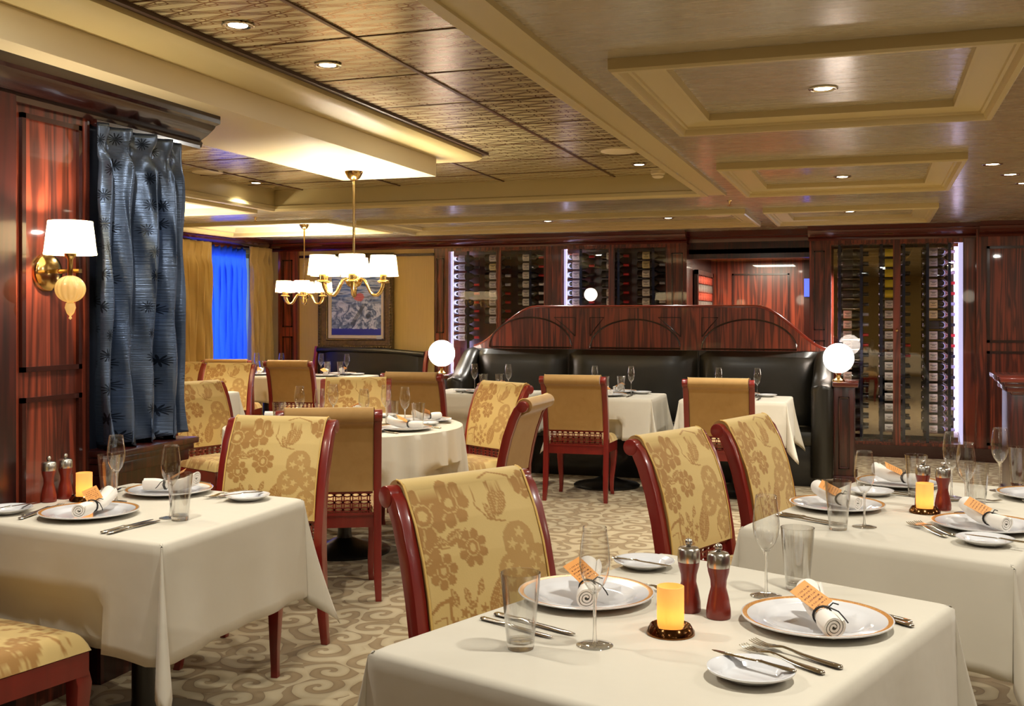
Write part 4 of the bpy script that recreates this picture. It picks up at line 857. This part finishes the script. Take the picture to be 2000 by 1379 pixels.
# ------------------------------------------------------------------ chandeliers and wall sconce
b = MB(); b.lathe([(.0885, 0), (.0745, .118)], 40); b.lathe([(.0885, 0), (.090, .004), (.0885, .008)], 40); ME_shade = mesh('lamp_shade', b, M_shade, 60)
b = MB(); b.lathe([(.001, -.02), (.022, -.02), (.022, -.028), (.034, -.034), (.036, -.040), (.02, -.044), (.001, -.046)], 24); b.lathe([(.02, -.02), (.02, .012), (.001, .012)], 16); ME_cup = mesh('cup', b, M_brass, 40)
b = MB(); b.sphere((0, 0, .05), .022, 12, 8); ME_blb = mesh('bulb', b, M_bulb, 60)
def chandelier(x, y, zc, lb, sc=.88, watt=None, ph=-66):
    t = thing('chandelier', lb, 'chandelier', (x, y, 1.64), group='six-shade brass chandeliers'); top = zc - 1.64
    b = MB(); b.lathe([(.001, top - .055), (.016, top - .055), (.036, top - .04), (.052, top - .012), (.055, top), (.001, top)], 28); obj('canopy', b, M_brass, t)
    b = MB(); b.tube([(0, 0, 0), (0, 0, top - .04)], .008, 10); b.lathe([(.015, 0), (.015, .05), (.009, .06)], 12); obj('rod', b, M_brass, t)
    b = MB(); b.lathe([(.001, -.135), (.008, -.13), (.01, -.10), (.014, -.095), (.012, -.075), (.04, -.06), (.052, -.035), (.05, -.022), (.028, -.014), (.02, .0), (.001, .002)], 28); obj('hub', b, M_brass, t)
    R = .235 * sc
    for k in range(6):
        a = radians(ph + 60 * k); c, s = cos(a), sin(a)
        pts = [(r * sc * c, r * sc * s, z) for r, z in ((.03, -.035), (.06, -.018), (.085, -.028), (.108, -.06), (.13, -.098), (.155, -.118), (.185, -.118), (.21, -.10), (.228, -.07), (.235, -.04))]
        b = MB(); b.tube(pts, .0085, 10); ar = obj('arm', b, M_brass, t)
        obj('cup', ME_cup, None, ar, (R * c, R * s, 0)); obj('lamp_shade', ME_shade, None, t, (R * c, R * s, 0)); obj('bulb', ME_blb, None, ar, (R * c, R * s, 0))
        light('POINT', (x + R * c, y + R * s, 1.705), watt or BULB_W, WARM, .022)
chandelier(-2.98, 5.84, 2.27, 'large brass chandelier with six white shades above the round table')
chandelier(-5.66, 9.96, 2.355, 'smaller-looking far brass chandelier with white shades, left of the picture', .97, BULB_W * 1.9)
chandelier(-5.66, 7.40, 2.355, 'brass chandelier mostly hidden behind the blue curtain, one white shade edge showing', watt=BULB_W * 1.3)
t = thing('wall_sconce', 'brass wall sconce with white shade and crystal drop on the left rosewood wall', 'sconce', (-2.83, 3.13, 1.555))
b = MB(); b.lathe([(.001, .022), (.05, .022), (.066, .014), (.070, .004), (.070, 0), (.001, 0)], 40); o = obj('back_plate', b, M_brass, t, rot=(0, pi / 2, 0))
b = MB(); b.box(.02, .15, -.009, .009, -.004, .010); b.lathe([(.009, -.02), (.009, .04), (.016, .05), (.02, .055), (.02, .085), (.001, .085)], 16, (.15, -.05, 0)); b.tube([(.06, 0, .003), (.12, -.02, .003), (.15, -.05, .003)], .008, 8); obj('arm', b, M_brass, t)
b = MB(); rings = []
for i in range(17):
    a = pi * i / 16; rings.append([(.15 + .05 * sin(a) * (1 + .05 * cos(14 * th)) * cos(th) + 1e-4 * cos(th), -.05 + .05 * sin(a) * (1 + .05 * cos(14 * th)) * sin(th) + 1e-4 * sin(th), -.062 - .048 * cos(a)) for th in [2 * pi * j / 84 for j in range(84)]])
b.loft(rings, False); obj('crystal_ball', b, M_crystal, t)
b = MB(); b.lathe([(.001, -.17), (.006, -.165), (.003, -.158), (.012, -.148), (.019, -.128), (.015, -.112), (.008, -.108)], 16, (.15, -.05, 0)); obj('crystal_finial', b, M_crystal, t)
obj('lamp_shade', ME_shade, None, t, (.15, -.05, .058)); light('POINT', (-2.68, 3.08, 1.68), 12, WARM, .02)
# ------------------------------------------------------------------ ceiling fittings
b = MB(); b.lathe([(.056, 0), (.058, -.004), (.05, -.007), (.043, -.004), (.036, .006)], 36); ME_ring = mesh('trim_ring', b, M_chrome, 60)
b = MB(); b.lathe([(.001, .0035), (.034, .0035), (.034, .006), (.001, .006)], 24); ME_lens = mesh('lens', b, M_bulb, 40)
def make_down():
    t = thing('recessed_downlight', '', 'downlight', group='recessed ceiling downlights'); obj('trim_ring', ME_ring, None, t); obj('lens', ME_lens, None, t, (0, 0, -.0065)); return t
DL = [(-2.151, 3.315, 2.437, 'nearest on the patterned ceiling, upper left'), (-2.141, 3.961, 2.437, 'second nearest on the patterned ceiling'), (-1.528, 7.253, 2.437, 'at the far end of the patterned ceiling beside the smoke detector'), (-4.575, 7.301, 2.437, 'on the patterned ceiling beyond the blue curtain'),
      (-.193, 4.477, 2.312, 'in the large near ceiling coffer'), (-.197, 7.36, 2.312, 'in the second ceiling coffer'), (-.2, 9.85, 2.312, 'in the third ceiling coffer'), (.658, 6.87, 2.29, 'at the right edge of the ceiling, nearest of three'), (.813, 7.404, 2.29, 'at the right edge of the ceiling, middle of three'), (.954, 7.92, 2.29, 'at the right edge of the ceiling, farthest of three'),
      (-4.08, 9.803, 2.312, 'in the long far coffer, the left one'), (-2.984, 9.925, 2.312, 'in the long far coffer, the middle one'), (-1.823, 9.965, 2.312, 'in the long far coffer, the right one')]
def spot(x, y, z, e): light('SPOT', (x, y, z - .02), e, WHITE, .03, (0, 0, 0), spot_size=radians(125), spot_blend=.9)
for x, y, z, lb in DL: place('down', make_down, (x, y, z), 0, 'recessed downlight ' + lb); spot(x, y, z, DOWN_W * (1.1 if y < 5 else 3.0))
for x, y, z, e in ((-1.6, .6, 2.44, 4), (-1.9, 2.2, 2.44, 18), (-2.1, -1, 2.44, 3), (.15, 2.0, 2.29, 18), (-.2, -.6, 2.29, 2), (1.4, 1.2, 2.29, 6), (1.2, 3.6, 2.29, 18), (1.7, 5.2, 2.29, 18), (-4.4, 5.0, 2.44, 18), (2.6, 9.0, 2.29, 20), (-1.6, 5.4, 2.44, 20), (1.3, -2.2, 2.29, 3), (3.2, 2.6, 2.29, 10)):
    light('AREA', (x, y, z - .025), e, WHITE, .09, shape='DISK')  # added ceiling fill lights, no fittings modelled
for x, y, e in ((-1.7, -1.2, 4), (1.8, -.8, 2.5), (2.9, 4.6, 12), (-4.9, 3.6, 16), (2.9, 8.2, 22)):      # added unseen point lights, no fixtures, filling ceiling and room
    light('POINT', (x, y, 1.78), e, WARM, .12)
b = MB(); b.lathe([(.001, -.052), (.03, -.05), (.042, -.04), (.042, -.028), (.052, -.022), (.055, 0), (.001, 0)], 28); tag(obj('smoke_detector', b, M_plastic, loc=(-1.475, 7.66, 2.44)), 'cream smoke detector at the far end of the patterned ceiling', 'detector')
for x, y, z, lb in ((-1.532, 6.65, 2.44, 'round cream ceiling speaker on the right part of the patterned ceiling'), (-4.58, 6.67, 2.44, 'round cream ceiling speaker beyond the blue curtain'), (-1.34, 9.84, 2.312, 'round cream ceiling speaker in the long far coffer')):
    b = MB(); b.lathe([(.001, -.008), (.10, -.008), (.112, -.004), (.114, 0), (.001, 0)], 36); tag(obj('ceiling_speaker', b, M_plastic, loc=(x, y, z)), lb, 'speaker', 'round cream ceiling speakers')
for x, y, lb in ((-5.3, 8.45, 'small brass sprinkler head near the far left chandelier'), (-1.062, 8.427, 'small brass sprinkler head between the ceiling coffers')):
    b = MB(); b.lathe([(.001, -.04), (.018, -.04), (.018, -.037), (.004, -.034), (.008, -.02), (.012, -.006), (.02, 0), (.001, 0)], 14); tag(obj('sprinkler_head', b, M_brass, loc=(x, y, 2.29)), lb, 'sprinkler', 'brass sprinkler heads')
# ------------------------------------------------------------------ curtains
def curtain(name, lb, cat, x, y0, y1, z0, z1, folds, amp, mat, puddle=0, th=.002, ax='x'):
    b = MB(); nu, nv = folds * 16, 60; P2 = []
    for j in range(nv + 1):
        v = j / nv; z = z0 + (z1 - z0) * v; row = []
        for i in range(nu + 1):
            u = i / nu; ph = u * folds * 2 * pi; a = amp * (1 - .8 * exp(-((v - .93) / .035) ** 2) - .35 * max(0, (v - .93) / .07)) * (1 + .25 * sin(u * 9 + v * 3)); dx = a * (sin(ph) + .28 * sin(2 * ph + 1 + v * 2)) + .006 * sin(v * 14 + u * 21)
            y = y0 + (y1 - y0) * u + .014 * cos(ph) * (1 if v < .9 else .5) + .004 * sin(v * 23 + u * 40)
            if puddle and v < .12: q = (.12 - v) / .12; dx += q * q * puddle * (.5 + .5 * sin(u * 37)); y += q * .012 * sin(u * 50 + 1)
            row.append((x + dx, y, z + (.012 * sin(ph * 1.0 + 1) if j == 0 and puddle else 0)))
        b.v += row
    n = nu + 1
    for j in range(nv):
        for i in range(nu): b.f.append((j * n + i, j * n + i + 1, (j + 1) * n + i + 1, (j + 1) * n + i)); b.m.append(0)
    me = mesh(name, b, mat, 0, 0, False); me.polygons.foreach_set('use_smooth', [True] * len(me.polygons))
    uv = me.uv_layers.new(name='UVMap')
    for lp in me.loops: k = lp.vertex_index; uv.data[lp.index].uv = ((k % n) / nu * folds * .155, (k // n) / nv * (z1 - z0))
    o = obj(name, me, None); m = o.modifiers.new('t', 'SOLIDIFY'); m.thickness = th; return tag(o, lb, cat)
curtain('satin_curtain', 'pleated blue-grey satin curtain with dark starbursts hanging on the left', 'curtain', -2.785, 3.33, 3.86, -.0 + .895, 2.13, 4, .052, M_curtain, .02)
curtain('gold_curtain', 'olive gold drape left of the blue window sheer', 'curtain', -6.775, 9.35, 9.93, .02, 2.19, 5, .05, M_goldcurt)
curtain('gold_drape', 'olive gold drape right of the blue window sheer', 'curtain', -6.775, 10.66, 11.16, .02, 2.19, 4, .05, M_goldcurt)
curtain('sheer_curtain', 'bright blue sheer curtain lit by the window behind', 'curtain', -6.88, 9.85, 10.76,   .05, 2.18, 8, .028, M_sheer, th=.0005)
light('AREA', (-7.9, 10.45, 1.5), 36, (.26, .46, 1), 1.8, (0, radians(-90), 0))
# ------------------------------------------------------------------ sideboard, lattice screen, blue display
t = thing('sideboard', 'dark mahogany sideboard with moulded top at the right picture edge', 'sideboard', (1.5, 8.6, 0))
b = MB(); b.box(-.58, .6, -.30, .30, .12, .84); b.box(-.60, .62, -.32, .32, 0, .12); obj('body', b, M_wood_dark, t, bevel=.004)
b = MB()
for i, z0, z1 in ((0, .84, .86), (.03, .86, .90), (.05, .90, .93), (.08, .93, .965)): b.box(-.58 - i, .6 + i, -.30 - i, .30 + i, z0, z1)
obj('top', b, M_crown, t, bevel=.006)
for x0, x1 in ((-.5, -.03), (.03, .5)):
    b = MB(); b.box(x0, x1, -.315, -.30, .18, .76); frame_y(b, -.315, x0 + .04, x1 - .04, .22, .72, .012); obj('door', b, M_wood_dark, t, smooth=0)
t = thing('lattice_screen', 'red and silver lattice screen seen through the opening above the banquette', 'screen', (-1.86, 12.35, 0))
b = MB(); frame_x(b, 0, -.62, .6, .4, 1.9, .05, .04); obj('frame', b, M_trim, t, smooth=0)
b = MB(); b2 = MB()
for i in range(13):
    for k in range(15):
        y, z = -.53 + i * .089, .48 + k * .094; (b if k % 2 else b2).prism([(y + .034 * cos(a), z + .045 * sin(a)) for a in [pi / 4 * q for q in range(8)]], .010, .03, 'x')
for i in range(13): b.box(.012, .018, -.531 + i * .089, -.527 + i * .089, .44, 1.86)
for k in range(15): (b if k % 2 else b2).box(.014, .02, -.56, .57, .478 + k * .094, .482 + k * .094)
b2.box(.012, .02, .565, .57, .44, 1.86)
obj('silver_tracery', b, simple('silver_lattice', (200, 196, 190), .3, metal=.8), t, smooth=0); obj('red_tracery', b2, simple('red_lattice', (170, 70, 54), .4), t, smooth=0)
b = MB(); b.box(0, .010, -.57, .55, .45, 1.85); obj('backing', b, M_black, t, smooth=0)
b = MB(); b.box(-.775, -.64, 13.0, 13.035, 1.62, 1.83); tag(obj('wall_display', b, simple('blue_display', (60, 80, 235), .3, emis=1.3), smooth=0), 'small glowing blue display in the opening beside the tall wine cabinet', 'display')
